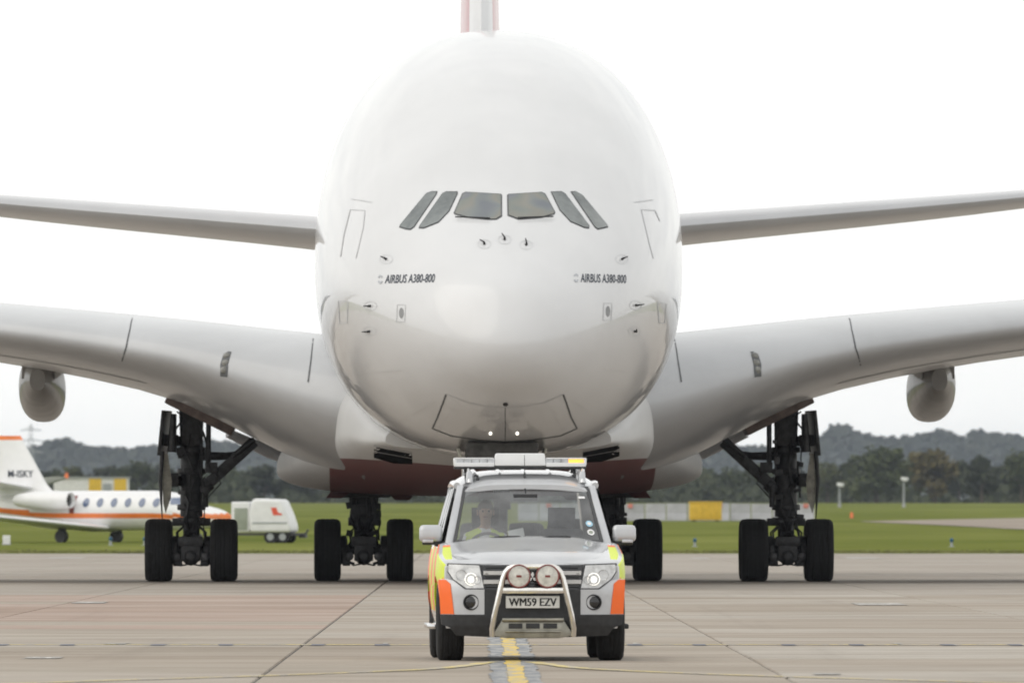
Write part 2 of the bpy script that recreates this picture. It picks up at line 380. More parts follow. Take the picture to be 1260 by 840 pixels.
# ---- painted markings, a few millimetres above the slabs
def strip(pts, wd, z=.006, jit=0):
    m = MB(); V = []
    for i, p in enumerate(pts):
        a, b = pts[max(0, i-1)], pts[min(len(pts)-1, i+1)]; dx, dy = b[0]-a[0], b[1]-a[1]; l = math.hypot(dx, dy)
        k = wd/2+random.uniform(-jit, jit); k2 = wd/2+random.uniform(-jit, jit); V += [(p[0]-dy/l*k, p[1]+dx/l*k, z), (p[0]+dy/l*k2, p[1]-dx/l*k2, z)]
    m.add(V, [(2*i, 2*i+1, 2*i+3, 2*i+2) for i in range(len(pts)-1)]); return m
cl = [(.325, y) for y in np.arange(60, 260, .9)]
tag(strip(cl, .44, .005, .03).build('line_border', 'black_border', apron, smooth=0))
tag(strip(cl, .155, .009, .022).build('centre_line', 'yellow_paint', apron, smooth=0))
def curve(pts, n=24):
    f = pchip([p[1] for p in pts], [p[0] for p in pts]); return [(f(y), y) for y in np.linspace(pts[0][1], pts[-1][1], n)]
for br in ([(-4.5, 119.5), (-3.3, 123), (-1.55, 128), (-.35, 133), (.12, 138.5)], [(5.3, 119.5), (3.9, 123), (2.1, 128), (.95, 133), (.5, 138.5)]):
    strip(curve(br, 40), .15, .007, .02).build('branch_line', 'yellow_faint', apron, smooth=0)
def mark(px0, px1, py, dep, mt):
    d = (CAMZ*F)/(py-HY); cx = wx((px0+px1)/2, d)+AP*d; w_ = (px1-px0)/F*d
    strip([(cx+random.uniform(-.02, .02), d-dep/2+dep*i/4) for i in range(5)], w_, .006, w_*.06).build('worn_mark', mt, apron, smooth=0)
strip([(-14+28*i/40, 156.6+random.uniform(-.05, .05)) for i in range(41)], .55, .0052, .12).build('cross_line', 'yellow_faint', apron, smooth=0)
for a, b in ((-6, 10), (74, 92), (187, 205), (269, 287), (382, 399), (461, 480), (772, 790), (852, 868), (963, 980), (1046, 1064), (1158, 1176), (1242, 1258)): mark(a, b, 793.3, 1.5, 'dash_dark')
for a, b in ((130, 158), (470, 476), (780, 788), (1100, 1109)): mark(a, b, 791.5, 1.2, 'white_faint')
for a in ((1052, 1112, 743, 5), (1140, 1168, 678.6, 12), (1176, 1232, 678.4, 12), (1040, 1082, 686, 14), (148, 196, 679.5, 10), (60, 104, 686, 12), (30, 76, 809, 1.6), (90, 130, 741, 4), (850, 872, 686.5, 10), (1000, 1032, 829, 1.1)): mark(*a, 'white_faint')

# ---- far taxiway on the right, laid on the rising grass
def band(px0, px1, ya, yb, n=12):
    m = MB(); V = []
    for i in range(n+1):
        px = px0+(px1-px0)*i/n
        for d in (ya(px), yb(px)): V.append((wx(px, d), d, terrain(d)+.05))
    m.add(V, [(2*i, 2*i+2, 2*i+3, 2*i+1) for i in range(n)]); return m
tag(band(1060, 1420, lambda p: 975-(p-1060)*.95 if p < 1260 else 785, lambda p: 985+(p-1060)*.55).build('taxiway', 'taxi_pale', smooth=0), kind='structure')

# ---- ragged grass verge along the apron edge
m = MB()
for i in range(6000):
    y = 503.0+abs(random.gauss(0, 1))*3.5; x = random.uniform(-21, 21); h = random.uniform(.03, .12); a = random.uniform(-.05, .05); b = .035
    m.add([(x-b, y, .0), (x+b, y, .0), (x+a, y+random.uniform(-.05, .05), h)], [(0, 1, 2)])
for i in range(500):
    y = random.uniform(510, 530); x = random.uniform(-28, 28); h = random.uniform(.04, .10); a = random.uniform(-.06, .06); b = .04; z = terrain(y)
    m.add([(x-b, y, z), (x+b, y, z), (x+a, y, z+h)], [(0, 1, 2)])
tag(m.build('grass_verge', 'grass_blade', smooth=0), 'ragged tufts of grass along the edge of the concrete', 'grass', kind='stuff')

# ---- hills beyond the airfield
def ridge(name, pts, d, depth, base):
    f = pchip([p[0] for p in pts], [p[1] for p in pts]); m = MB(); rings = []; X = np.linspace(-5000, 6260, 620)
    prof = [(-1.0, 0), (-.7, .28), (-.4, .62), (-.15, .92), (0, 1), (.5, .9), (1, .3)]
    for (t, h) in prof:
        rings.append([(wx(px, d)*(1+t*depth/d), d+t*depth, base+(wz(f(px)+random.uniform(-.7, .7), d)-base)*h) for px in X])
    m.loft(rings, (False, False), False); o = m.build(name, 'hill_wood'); tag(o, kind='structure')
    c = MB()
    for i in range(15000):
        px = random.uniform(-700, 1960); t = -abs(random.gauss(0, .28)); 
        if t < -.9: continue
        h = np.interp(t, [p[0] for p in prof], [p[1] for p in prof]); p = Vector((wx(px, d)*(1+t*depth/d), d+t*depth, base+(wz(f(px), d)-base)*h+random.uniform(-1.4, 2.4)))
        s_ = random.uniform(1.5, 3.6); u = Vector((random.gauss(0, 1), random.gauss(0, 1), random.gauss(0, 1))).normalized(); v = u.orthogonal().normalized()
        c.add([p+u*s_, p+v*s_, p-u*s_, p-v*s_], [(0, 1, 2, 3)])
    return c
hl = [(-900, 560), (0, 560), (40, 556), (62, 548), (80, 546), (100, 552), (125, 557), (160, 557), (200, 553), (250, 549), (280, 550), (310, 556), (345, 560), (450, 560), (800, 552), (960, 556), (1005, 545), (1025, 530), (1037, 527), (1050, 533), (1065, 540), (1100, 543), (1130, 540), (1150, 535), (1165, 537), (1180, 544), (1200, 537), (1225, 540), (1260, 541), (1400, 545), (2160, 560)]
c = ridge('hill', hl, 7600, 900, 4.5)
tag(c.build('hill_woodland', 'hill_leaf', smooth=0), 'blue grey woodland covering the far hills', 'woodland', kind='stuff')

# ---- trees of the belt in front of the hills
def crown_mesh(seed, hw, h0, h1, lobes, nleaf, leaf, mt):
    rg = random.Random(seed); m = MB(); L_ = []
    for k in range(lobes):
        t = rg.random(); z = h0+(h1-h0)*(.18+.68*t); r = hw*(.30+.22*rg.random()); sp = hw*.66*math.sqrt(max(.05, 1-(2*t-.75)**2*.75)); a = rg.uniform(0, 6.283)
        L_.append((sp*math.cos(a), sp*math.sin(a), z, r))
    L_.append((0, 0, h1-hw*.45, hw*.45)); L_.append((0, 0, (h0+h1)/2, hw*.62))
    for i in range(nleaf):
        x, y, z, r = rg.choice(L_); u = Vector((rg.gauss(0, 1), rg.gauss(0, 1), rg.gauss(0, 1))).normalized(); k = rg.random()**.45*r*(1+.16*rg.gauss(0, 1))
        p = Vector((x, y, z))+Vector((u.x, u.y, u.z*.85))*k
        if p.z < h0*.7: continue
        n = (u+Vector((rg.gauss(0, .6), rg.gauss(0, .6), rg.gauss(0, .6)))).normalized(); a = n.orthogonal().normalized(); b = n.cross(a); s_ = leaf*rg.uniform(.5, 1.2)
        m.add([p+a*s_, p+b*s_*.7, p-a*s_, p-b*s_*.7], [(0, 1, 2, 3)])
    return m.mesh('crown', LEAF[mt], smooth=0)
def trunk_mesh(seed, h, hw):
    rg = random.Random(seed); m = MB(); m.tube([(0, 0, -.3), (.05, 0, h*.3), (-.05, .05, h*.62), (0, 0, h*.85)], [.32, .24, .15, .05], 8)
    for k in range(5):
        a = rg.uniform(0, 6.28); z = h*rg.uniform(.25, .5); m.tube([(0, 0, z), (math.cos(a)*hw*.3, math.sin(a)*hw*.3, z+h*.14), (math.cos(a)*hw*.6, math.sin(a)*hw*.6, z+h*.27)], [.13, .08, .03], 6)
    return m.mesh('trunk', 'trunk')
TREES = {}
for i, (k, hw, h) in enumerate([('green', 4.2, 9), ('green', 5.4, 9.5), ('dark', 3.4, 8.5), ('autumn', 4.0, 9), ('olive', 4.6, 8.5), ('dark', 4.6, 9)]):
    TREES[i] = (crown_mesh(i+3, hw, .5, h, 11, 1500, .55, k), trunk_mesh(i, h, hw), h, hw)
def tree(kind, px, ptop, pw, d, label, group=None):
    cm, tm, h, hw = TREES[kind]; z = terrain(d); e = empty('broadleaf_tree', (wx(px, d), d, z), random.uniform(0, 6.28))
    H = wz(ptop, d)-z; W = pw/F*d/2; e.scale = (W/hw, W/hw, H/h)
    link('trunk', tm, e); link('crown', cm, e); tag(e, label, 'tree', group); return e
G = 'trees of the belt beyond the airfield'
tree(0, 1078, 544, 84, 2250, 'tall round mid green tree left of the lamp post with white head', G)
tree(3, 1150, 549, 74, 2260, 'broad yellowish brown tree right of the taller lamp post', G)
tree(2, 1208, 561, 48, 2280, 'dark narrow tree between the yellowish tree and the frame edge', G)
tree(1, 1257, 557, 70, 2200, 'dark green tree cut by the right frame edge', G)
tree(4, 1018, 566, 66, 2300, 'olive tree behind the right wing landing gear door', G)
tree(4, 88, 571, 62, 2100, 'ochre tinged tree rising behind the yellow and white hut', G)
for px, tp, pw, kd in ((-20, 575, 70, 2), (30, 572, 70, 5), (60, 580, 50, 2), (130, 574, 60, 2), (165, 568, 70, 1), (205, 570, 60, 5), (245, 575, 70, 2), (285, 571, 66, 0), (325, 572, 64, 2), (362, 580, 60, 5), (400, 577, 70, 0), (520, 575, 80, 1), (600, 580, 80, 5), (660, 578, 80, 0), (820, 578, 66, 0), (858, 572, 70, 4), (898, 577, 66, 1), (935, 568, 62, 0), (975, 570, 60, 5), (1045, 568, 58, 2), (1115, 566, 52, 1), (1180, 566, 52, 5), (1232, 572, 52, 2), (1292, 560, 70, 0)):
    tree(kd, px, tp, pw, 2400+random.uniform(-60, 120), 'hazy tree among the rear row of the tree belt on the horizon', 'rear row of the tree belt')
m = MB()
for i in range(16000):                                    # undergrowth that closes the foot of the belt
    px = random.uniform(-600, 1860); d = random.uniform(2330, 2420); p = Vector((wx(px, d), d, terrain(d)+random.uniform(-.3, 4.6)*(.6+.4*math.sin(px*.031)+.25*math.sin(px*.11)))); s_ = random.uniform(.35, .8)
    u = Vector((random.gauss(0, 1), random.gauss(0, .5), random.gauss(0, 1))).normalized(); v = u.orthogonal().normalized(); m.add([p+u*s_, p+v*s_, p-u*s_, p-v*s_], [(0, 1, 2, 3)])
tag(m.build('undergrowth', LEAF['dark'], smooth=0), 'dark undergrowth closing the foot of the tree belt', 'undergrowth', kind='stuff')

# ================================================================ THE AIRLINER (x lateral, y aft of the nose, z up)
YAW = .0105
NX, NY = -.136, 266.0
jet = empty('passenger_jet', (NX, NY, 0), YAW)
tag(jet, 'huge white double deck airliner facing the camera behind the silver vehicle', 'airliner')
ka = [0, .15, .5, 1, 2, 3, 4, 5, 6, 8, 10, 12, 14, 17]
sq = [math.sqrt(a) for a in ka]
fzt = pchip(sq, [4.58, 5.10, 5.66, 6.06, 6.70, 7.30, 7.92, 8.53, 9.05, 9.88, 10.39, 10.72, 10.88, 10.95])
fzb = pchip(sq, [4.58, 4.18, 3.86, 3.62, 3.23, 2.99, 2.82, 2.71, 2.63, 2.55, 2.52, 2.51, 2.50, 2.50])
fw = pchip(sq, [0, .57, 1.05, 1.47, 2.07, 2.51, 2.83, 3.06, 3.23, 3.44, 3.535, 3.57, 3.58, 3.58])
fzc = pchip(sq, [4.58, 4.62, 4.72, 4.85, 5.10, 5.34, 5.53, 5.69, 5.83, 6.06, 6.21, 6.31, 6.35, 6.35])
tzt = pchip([17, 48, 60, 68, 72.5], [10.95, 10.95, 10.6, 9.85, 9.0]); tzb = pchip([17, 45, 56, 66, 72.5], [2.5, 2.5, 3.9, 6.2, 7.9])
tw = pchip([17, 44, 56, 66, 72.5], [3.58, 3.58, 2.7, 1.3, .35])
def fsec(a):
    if a < 17:
        t = math.sqrt(max(a, 0)); b = min(1, a/9); return fzt(t), fzb(t), fw(t), fzc(t), 2+.22*b, 2+.4*b
    zt, zb = tzt(a), tzb(a); return zt, zb, tw(a), zb+(zt-zb)*.4556, 2.22, 2.4
def hwid(a, z):
    zt, zb, w_, zc, nu, nl = fsec(a)
    t, n = ((z-zc)/(zt-zc), nu) if z >= zc else ((zc-z)/(zc-zb), nl)
    return w_*(1-t**n)**(1/n) if t < 1 else -1
def nose_a(s, z):
    lo, hi = 0, 17.0
    if hwid(hi, z) < abs(s): return None
    for _ in range(40):
        mid = (lo+hi)/2
        zt, zb = fsec(mid)[:2]
        if zb < z < zt and hwid(mid, z) >= abs(s): hi = mid
        else: lo = mid
    return hi
def on_nose(off):
    def f(s, z):
        a = nose_a(s, z)
        if a is None: a = 17
        e = .02; a1 = nose_a(s+e, z); a2 = nose_a(s, z+e); a3 = nose_a(s-e, z); a4 = nose_a(s, z-e)
        if None in (a1, a2, a3, a4): n = Vector((0, -1, 0))
        else: n = Vector(((a1-a3)/(2*e), -1, (a2-a4)/(2*e))).normalized()
        return tuple(Vector((s, a, z))+n*off)
    return f
def P2(px, py, sec=nose_a):           # photo pixel -> lateral and height on the aircraft
    a = 3.0
    for _ in range(12):
        d = NY+a; s = (px-CX)/F*d-(NX-YAW*a); z = wz(py, d); q = sec(s, z)
        if q is None: a = 13.; break
        a = q
    d = NY+a; return ((px-CX)/F*d-(NX-YAW*a), wz(py, d))
def ring(a, n=112):
    zt, zb, w_, zc, nu, nl = fsec(a); r = []
    for k in range(n):
        t = 2*math.pi*k/n; c_, s_ = math.cos(t), math.sin(t); q = nu if s_ >= 0 else nl
        r.append((w_*math.copysign(abs(c_)**(2/q), c_), a, zc+((zt-zc) if s_ >= 0 else (zc-zb))*math.copysign(abs(s_)**(2/q), s_)))
    return r
m = MB(); st = [(.02+i*(math.sqrt(17)-.02)/84)**2 for i in range(85)]+[20+i*2.5 for i in range(21)]+[72.4]
m.loft([ring(a) for a in st]); fus = m.build('fuselage', 'jet_white', jet, smooth=60)

# cockpit glazing
WIN = [[(492.5, 279), (493.5, 276), (524, 239), (530.5, 236.8), (537, 236.8), (536.5, 240), (510, 279), (505.8, 282), (501, 281.6)],
       [(516.6, 280), (517.5, 276.6), (544, 239), (548.5, 236.8), (562, 236.8), (562, 240), (552.5, 260), (540, 273.3), (522.5, 280.3)],
       [(560, 261.7), (570, 239), (574, 237.2), (615, 239.6), (616.3, 241.4), (616.3, 266), (610, 269.8), (602, 270), (577, 267.6), (561, 263.7)]]
CN = 621.2
WINR = [[(2*CN-x, y) for x, y in w_][::-1] for w_ in WIN]
WINR[2] = [(625.5, 241), (627.5, 239.6), (666, 237.2), (670, 239.2), (681.7, 261), (680.8, 263.4), (665, 267.6), (638.5, 269.6), (626, 265)]
WINR[1] = [(678.7, 237.2), (691.7, 236.7), (695.8, 239.2), (724, 276.7), (723.6, 280.3), (718.3, 279.7), (701.7, 272.5), (689.2, 259)]
WINR[0] = [(703, 237.2), (709, 236.7), (716.7, 240.8), (746.7, 276.7), (747, 279), (735, 281.7), (731.6, 279.2)]
for side in (WIN, WINR):
    for i, w_ in enumerate(side):
        pl = [P2(*p) for p in w_]; cx = sum(p[0] for p in pl)/len(pl); cy = sum(p[1] for p in pl)/len(pl)
        g = MB(); g.patch([(cx+(p[0]-cx)*1.06, cy+(p[1]-cy)*1.06) for p in pl], on_nose(.006)); fr = g.build('cockpit_window', 'jet_line', jet)
        g = MB(); g.patch(pl, on_nose(.016)); g.build('pane', 'jet_window_film' if i == 2 else 'jet_window', fr)
for pts in (((561, 269.5), (603, 271)), ((637, 270.5), (680, 269))):
    g = MB(); a, b = P2(*pts[0]), P2(*pts[1]); pr = on_nose(.05); g.tube([pr(a[0]+(b[0]-a[0])*t/5, a[1]+(b[1]-a[1])*t/5) for t in range(6)], .014, 6); g.build('wiper', 'jet_dark', jet)
# probes
for x, y, dx, dy in ((596, 300.5, -6, -3), (621, 295, -4, -5.5), (647.5, 301.5, -1.5, -6), (475.5, 319, -5, -2), (765, 319, 5, -2), (456, 376.5, -6, 0), (455, 407.5, -7, 0), (782, 375.5, 8, -1.5), (780.5, 407.5, -1, -4)):
    g = MB(); c_ = P2(x, y); e_ = P2(x+dx, y+dy); b0 = Vector(on_nose(-.01)(*c_)); b1 = Vector(on_nose(.05)(*c_)); t1 = Vector(on_nose(.06)(*e_))
    g.tube([b0, b1], [.026, .02], 8); g.tube([b1, b1.lerp(t1, .85)], [.018, .010], 8); pb = g.build('probe', 'jet_dark', jet)
    g = MB(); g.ribbon([(c_[0]+.12*math.cos(t), c_[1]+.085*math.sin(t)) for t in np.linspace(0, 6.283, 17)], .007, on_nose(.005), sub=2); g.build('probe_ring', 'jet_line_pale', pb)
# panel and door outlines
def line(pts, wd, mt='jet_line', nm='panel_line', closed=False, off=.005):
    g = MB(); g.ribbon([P2(*p) for p in pts], wd, on_nose(off), closed=closed); return g.build(nm, mt, jet)
line([(549, 485), (545, 496), (538, 514), (532, 527)], .035); line([(693, 485), (697, 496), (703, 514), (710, 527)], .035)
line([(549, 485), (575, 495), (600, 500), (621, 501), (645, 500), (670, 495), (693, 485)], .012, 'jet_line_pale')
line([(532, 527), (555, 536), (590, 541), (621, 543), (655, 541), (690, 536), (710, 527)], .016)
line([(621.5, 501), (621.5, 543)], .014)
line([(431, 258), (449, 259), (447, 280), (438, 318)], .018, 'jet_line_pale', 'door_outline'); line([(431, 258), (423, 290), (419, 316)], .018, 'jet_line_pale', 'door_outline')
line([(432, 245), (458, 249)], .018, 'jet_line_pale'); line([(780, 249), (804, 246)], .018, 'jet_line_pale')
line([(789, 258), (806, 259), (812, 272)], .018, 'jet_line_pale', 'door_outline'); line([(789, 258), (799, 300), (804, 318)], .014, 'jet_line_pale', 'door_outline')
line([(416, 370), (428, 372), (427, 397), (418, 398)], .016, 'jet_line_pale', 'door_outline', True)
line([(809, 372), (820, 374), (818, 398), (811, 397)], .016, 'jet_line_pale', 'door_outline', True)
for x, y in ((494, 385), (748, 383)):
    line([(x-5, y-10), (x+5, y-10), (x+4, y+11), (x-6, y+11)], .012, 'jet_line_pale', 'hatch_outline', True)
    g = MB(); c_ = P2(x, y); g.patch([(c_[0]+.042*math.cos(t), c_[1]+.1*math.sin(t)) for t in np.linspace(0, 6.1, 14)], on_nose(.006)); g.build('hatch', 'hatch_grey', jet)
for x, y in ((622, 497),):
    g = MB(); c_ = P2(x, y); g.patch([(c_[0]+.05*math.cos(t), c_[1]+.035*math.sin(t)) for t in np.linspace(0, 6.1, 12)], on_nose(.008)); g.build('drain', 'jet_dark', jet)
for x in (603.5, 636.5):
    g = MB(); c_ = P2(x, 533); g.patch([(c_[0]+.03*math.cos(t), c_[1]+.024*math.sin(t)) for t in np.linspace(0, 6.1, 12)], on_nose(.01)); g.build('taxi_light', 'lamp_lit', jet)
# radome joint, skin seams and lettering
def off_ring(a, k, n=224):
    r = ring(a, n); c = Vector((0, a+2.5, fsec(a)[3])); p = Vector(r[k % n]); return p+(p-c).normalized()*.004
for a in ():
    g = MB(); V = []
    for k in range(225): p = off_ring(a, k); q = off_ring(a+.02, k); V += [p, q]
    g.add(V, [(2*k, 2*k+1, 2*k+3, 2*k+2) for k in range(224)]); g.build('skin_seam', 'jet_seam', jet)
for k in (190, 146, 205, 131):
    g = MB(); V = []
    for i in range(60): a = 2.2+i*.16; p = off_ring(a, k); q = Vector(off_ring(a, k+1)); V += [p, p+(q-p).normalized()*.012]
    g.add(V, [(2*i, 2*i+1, 2*i+3, 2*i+2) for i in range(59)]); g.build('skin_seam', 'jet_seam', jet)
for x, y, wd, sh in ((504.5, 342.8, 64, .30), (742.5, 342.6, 60, .05)):
    c_ = P2(x, y); V, Fc = text_mesh('AIRBUS A380-800', .245, sh, .003, width=(wd-3)/65.)
    pr = on_nose(.008); g = MB(); g.add([pr(c_[0]+v[0], c_[1]+v[1]*.92) for v in V], Fc); g.build('lettering', 'lettering', jet, smooth=0)
    g = MB(); l_ = (c_[0]-(wd/2+4)/65., c_[1])
    for a0, a1 in ((.5, 2.7), (3.6, 5.8)): g.ribbon([(l_[0]+.035*math.cos(t), l_[1]+.07*math.sin(t)) for t in np.linspace(a0, a1, 9)], .028, pr, sub=1)
    g.build('emblem', 'lettering_pale', jet, smooth=0)
# nose gear bay and gear
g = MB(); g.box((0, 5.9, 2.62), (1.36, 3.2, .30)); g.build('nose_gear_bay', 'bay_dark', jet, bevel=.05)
for s in (-1, 1):
    g = MB(); g.box((s*.74, 5.9, 2.36), (.05, 2.6, .62), (0, s*.30, 0)); g.build('nose_gear_door', 'gear_pale', jet, bevel=.01)
g = MB(); g.tube([(0, 5, 2.9), (0, 5, 1.5)], .17, 14); g.tube([(0, 5, 1.5), (0, 5, .66)], .11, 12); g.tube([(-.62, 5, .64), (.62, 5, .64)], .08, 10); g.tube([(-.3, 5, 2.5), (0, 5, 1.7), (.3, 5, 2.5)], .06, 8); g.box((0, 4.8, 1.75), (.9, .1, .12))
ng = g.build('nose_landing_gear', 'gear_metal', jet, bevel=.01)

def tyre_mesh(r, wd, nm):
    h = wd/2; m = MB()
    m.lathe([(-h*.62, r*.52), (-h*.9, r*.62), (-h, r*.78), (-h*.96, r*.9), (-h*.8, r*.97), (-h*.62, r*.995), (-h*.6, r*.985), (-h*.5, r*.985), (-h*.48, r), (-h*.2, r), (-h*.19, r*.985), (-h*.1, r*.985), (-h*.09, r), (h*.09, r), (h*.1, r*.985), (h*.19, r*.985), (h*.2, r), (h*.48, r), (h*.5, r*.985), (h*.6, r*.985), (h*.62, r*.995), (h*.8, r*.97), (h*.96, r*.9), (h, r*.78), (h*.9, r*.62), (h*.62, r*.52)], n=40, cap=(False, False))
    return m.mesh(nm, 'tyre', smooth=35)
def rim_mesh(r, wd):
    h = wd/2; m = MB(); m.lathe([(-h*.8, r*.54), (-h*.78, r*.5), (-h*.35, r*.44), (-h*.3, r*.2), (-h*.55, r*.16), (-h*.55, r*.05), (h*.55, r*.05), (h*.55, r*.16), (h*.3, r*.2), (h*.35, r*.44), (h*.78, r*.5), (h*.8, r*.54)], n=28)
    for k in range(10):
        t = k*math.pi/5
        for sg in (-1, 1): m.tube([(sg*h*.3, math.cos(t)*r*.33, math.sin(t)*r*.33), (sg*h*.42, math.cos(t)*r*.33, math.sin(t)*r*.33)], r*.05, 6)
    return m.mesh('rim', 'rim', smooth=35)
TM, RM = tyre_mesh(.66, .56, 'tyre'), rim_mesh(.66, .56)
def wheel(parent, s, a, r=.66):
    for nm, me in (('tyre', TM), ('rim', RM)):
        o = link(nm, me, parent); o.location = (s, a, r-.012); o.scale = (1, r/.66, r/.66)
for s in (-.52, .52): wheel(ng, s, 5, .63)

# wings
S_ = [2.6, 3.4, 4.9, 6.4, 8.3, 10.3, 13, 20, 28]
wle = pchip([2.6, 28], [19.0, 39.5]); wte = pchip([2.6, 12, 28], [38.2, 40.0, 47.0])
wtop = pchip(S_, [4.97, 5.05, 5.22, 5.39, 5.58, 5.77, 6.0, 6.55, 7.2]); wbot = pchip(S_, [2.02, 2.27, 2.98, 3.72, 4.22, 4.58, 4.95, 5.85, 6.75])
def airfoil(n=34):
    xs_ = [(1-math.cos(math.pi*i/n))/2 for i in range(n+1)]
    yt = [5*(.2969*math.sqrt(x)-.126*x-.3516*x*x+.2843*x**3-.1015*x**4) for x in xs_]
    up = [(x, y*1.0+.10*x*(1-x)) for x, y in zip(xs_, yt)]; lo = [(x, -y*(.62-.1*x)-.02*x*(1-x)) for x, y in zip(xs_, yt)]
    return up[::-1]+lo[1:]
AF = airfoil(); NA = len(AF)
def wsec(s):
    le, te, zt, zb = wle(s), wte(s), wtop(s), wbot(s); inc = .33
    z = [y-inc*x for x, y in AF]; z0, z1 = min(z), max(z)
    return [(s, le+(te-le)*x, zb+(zt-zb)*(q-z0)/(z1-z0)) for (x, y), q in zip(AF, z)]
def wing_a(s, z):
    pts = wsec(abs(s)); best = None
    for p, q in zip(pts, pts[1:]):
        if (p[2]-z)*(q[2]-z) <= 0 and p[2] != q[2]:
            a = p[1]+(q[1]-p[1])*(z-p[2])/(q[2]-p[2]); best = a if best is None else min(a, best)
    return best
def on_wing(off):
    def f(s, z):
        a = wing_a(s, z); a = wle(abs(s))+3 if a is None else a; return (s, a-off, z)
    return f
SS = [2.6, 3, 3.4, 3.8, 4.3, 4.9, 5.6, 6.4, 7.3, 8.3, 9.3, 10.3, 11.6, 13, 15, 17.5, 20, 24, 28]
g = MB(); g.loft([wsec(s) for s in SS]); wm = g.mesh('wing', 'wing_grey', 50)
for sd_ in (-1, 1):
    wg = link('wing', wm, jet)
    if sd_ < 0:
        g = MB(); g.loft([[(-p[0], p[1], p[2]) for p in wsec(s)] for s in SS]); wg.data = g.mesh('wing', 'wing_grey', 50)
    def WP(px, py):
        q = wing_a
        a = 24.
        for _ in range(8):
            d = NY+a; s = (px-CX)/F*d-(NX-YAW*a); z = wz(py, d); a = wing_a(s, z) or a
        return (s, z)
    mir = (lambda x: x) if sd_ < 0 else (lambda x: 1208-x)
    # slat joint, lower slat edge and landing light
    pts = [WP(mir(x), y+(4 if sd_ > 0 else 0)*0) for x, y in ((163, 391), (160, 405), (155, 428), (149, 450), (145, 466))]
    g = MB(); g.ribbon(pts, .03, on_wing(.012)); g.build('slat_joint', 'jet_line', wg)
    g = MB(); V = []
    for s in np.linspace(7.05, 13, 16):
        p = wsec(s)[NA//2+9]; q = wsec(s)[NA//2+10]; V += [(sd_*p[0], p[1], p[2]-.012), (sd_*p[0], p[1]+(q[1]-p[1])*.22, p[2]+(q[2]-p[2])*.22-.012)]
    g.add(V, [(2*i, 2*i+1, 2*i+3, 2*i+2) for i in range(15)]); g.build('slat_edge', 'jet_line', wg)
    lp = [WP(mir(x), y) for x, y in ((281, 432), (285, 432.5), (281, 447), (279.5, 464), (271, 463), (271, 448), (275, 435))]
    g = MB(); g.patch(lp, on_wing(.012)); ll = g.build('landing_light', 'jet_line', wg)
    g = MB()
    for y in (438, 446.5, 455):
        c_ = WP(mir(279-(y-438)*.2), y); q = on_wing(.02)(*c_); g.lathe([(q[1]-.025, .045), (q[1]-.01, .07), (q[1]+.03, .075)], (q[0], 0, q[2]), 'y', 14)
    g.build('lens', 'lens', wg)
    g = MB(); pr = on_wing(.02); g.ribbon([(sd_*3.74, 4.05), (sd_*3.68, 4.5), (sd_*3.64, 4.95)], .028, pr); g.build('root_seal', 'jet_line', wg)
    # flap track pod
    g = MB(); rg_ = []
    for i in range(19):
        t = i/18; a = 33.6+t*9.0; r_ = .50*(math.sin(math.pi*min(1, max(0, t*.93+.02)))**.40); zc_ = 4.22-.30*t
        rg_.append([(sd_*9.46+r_*.98*math.copysign(abs(math.cos(q))**.8, math.cos(q)), a, zc_+r_*1.36*math.copysign(abs(math.sin(q))**.85, math.sin(q))) for q in np.linspace(0, 2*math.pi, 33)[:-1]])
    g.loft(rg_); g.box((sd_*9.46, 37, 4.5), (.7, 5.0, .5)); g.build('flap_track_pod', 'pod_grey', wg, smooth=50)
    # flap edge at the root with the drive fairing
    g = MB(); g.tube([(sd_*5.5, 37.2, 3.12), (sd_*4.6, 37.6, 2.72), (sd_*3.6, 38.2, 2.33)], [.10, .14, .12], 12); g.build('flap_edge', 'wing_metal', wg)
    g = MB(); g.box((sd_*5.95, 33.0, 3.66), (1.55, 2.6, .62), (0, sd_*-.46, 0)); g.build('gear_bay', 'bay_brown', wg, bevel=.04)

# belly fairing
fa = [12.5, 14, 16, 18, 20, 22, 24, 26, 28, 31, 36, 41, 44, 47, 50]
bh = pchip(fa, [2.2, 2.6, 2.9, 3.08, 3.18, 3.25, 3.40, 3.75, 4.15, 4.42, 4.45, 4.40, 4.1, 3.4, 2.3]); bb = pchip(fa, [2.65, 2.5, 2.36, 2.25, 2.15, 2.06, 1.98, 1.91, 1.85, 1.79, 1.78, 1.80, 1.95, 2.3, 2.9]); bt = pchip(fa, [3.2, 3.6, 4.2, 4.5, 4.6, 4.5, 4.2, 3.8, 3.5, 3.35, 3.3, 3.3, 3.3, 3.4, 3.6])
def bring(a, n=168):
    h, zb, zt = bh(a), bb(a), bt(a); zc = zb+(zt-zb)*.36; r = []
    for k in range(n):
        t = 2*math.pi*k/n; c_, s_ = math.cos(t), math.sin(t); q = 2.7
        r.append((h*math.copysign(abs(c_)**(2/q), c_), a, zc+((zt-zc) if s_ >= 0 else (zc-zb))*math.copysign(abs(s_)**(2/q), s_)))
    return r
def bin_(a, s, z):
    h, zb, zt = bh(a), bb(a), bt(a); zc = zb+(zt-zb)*.36; t = (z-zc)/(zt-zc) if z > zc else (zc-z)/(zc-zb)
    return t < 1 and abs(s) <= h*(1-t**2.7)**(1/2.7)
def belly_a(s, z):
    if not bin_(34, s, z): return None
    lo, hi = 12.5, 34.
    for _ in range(36):
        mid = (lo+hi)/2
        if bin_(mid, s, z): hi = mid
        else: lo = mid
    return hi
FA = [12.5+i*.3 for i in range(126)]
g = MB(); n = 84; rr = [bring(a) for a in FA]; g.loft(rr)
for i, f in enumerate(g.F):
    if len(f) == 4:
        q = [g.V[k] for k in f]; a = sum(p[1] for p in q)/4; s = abs(sum(p[0] for p in q)/4); z = sum(p[2] for p in q)/4
        g.M[i] = 0
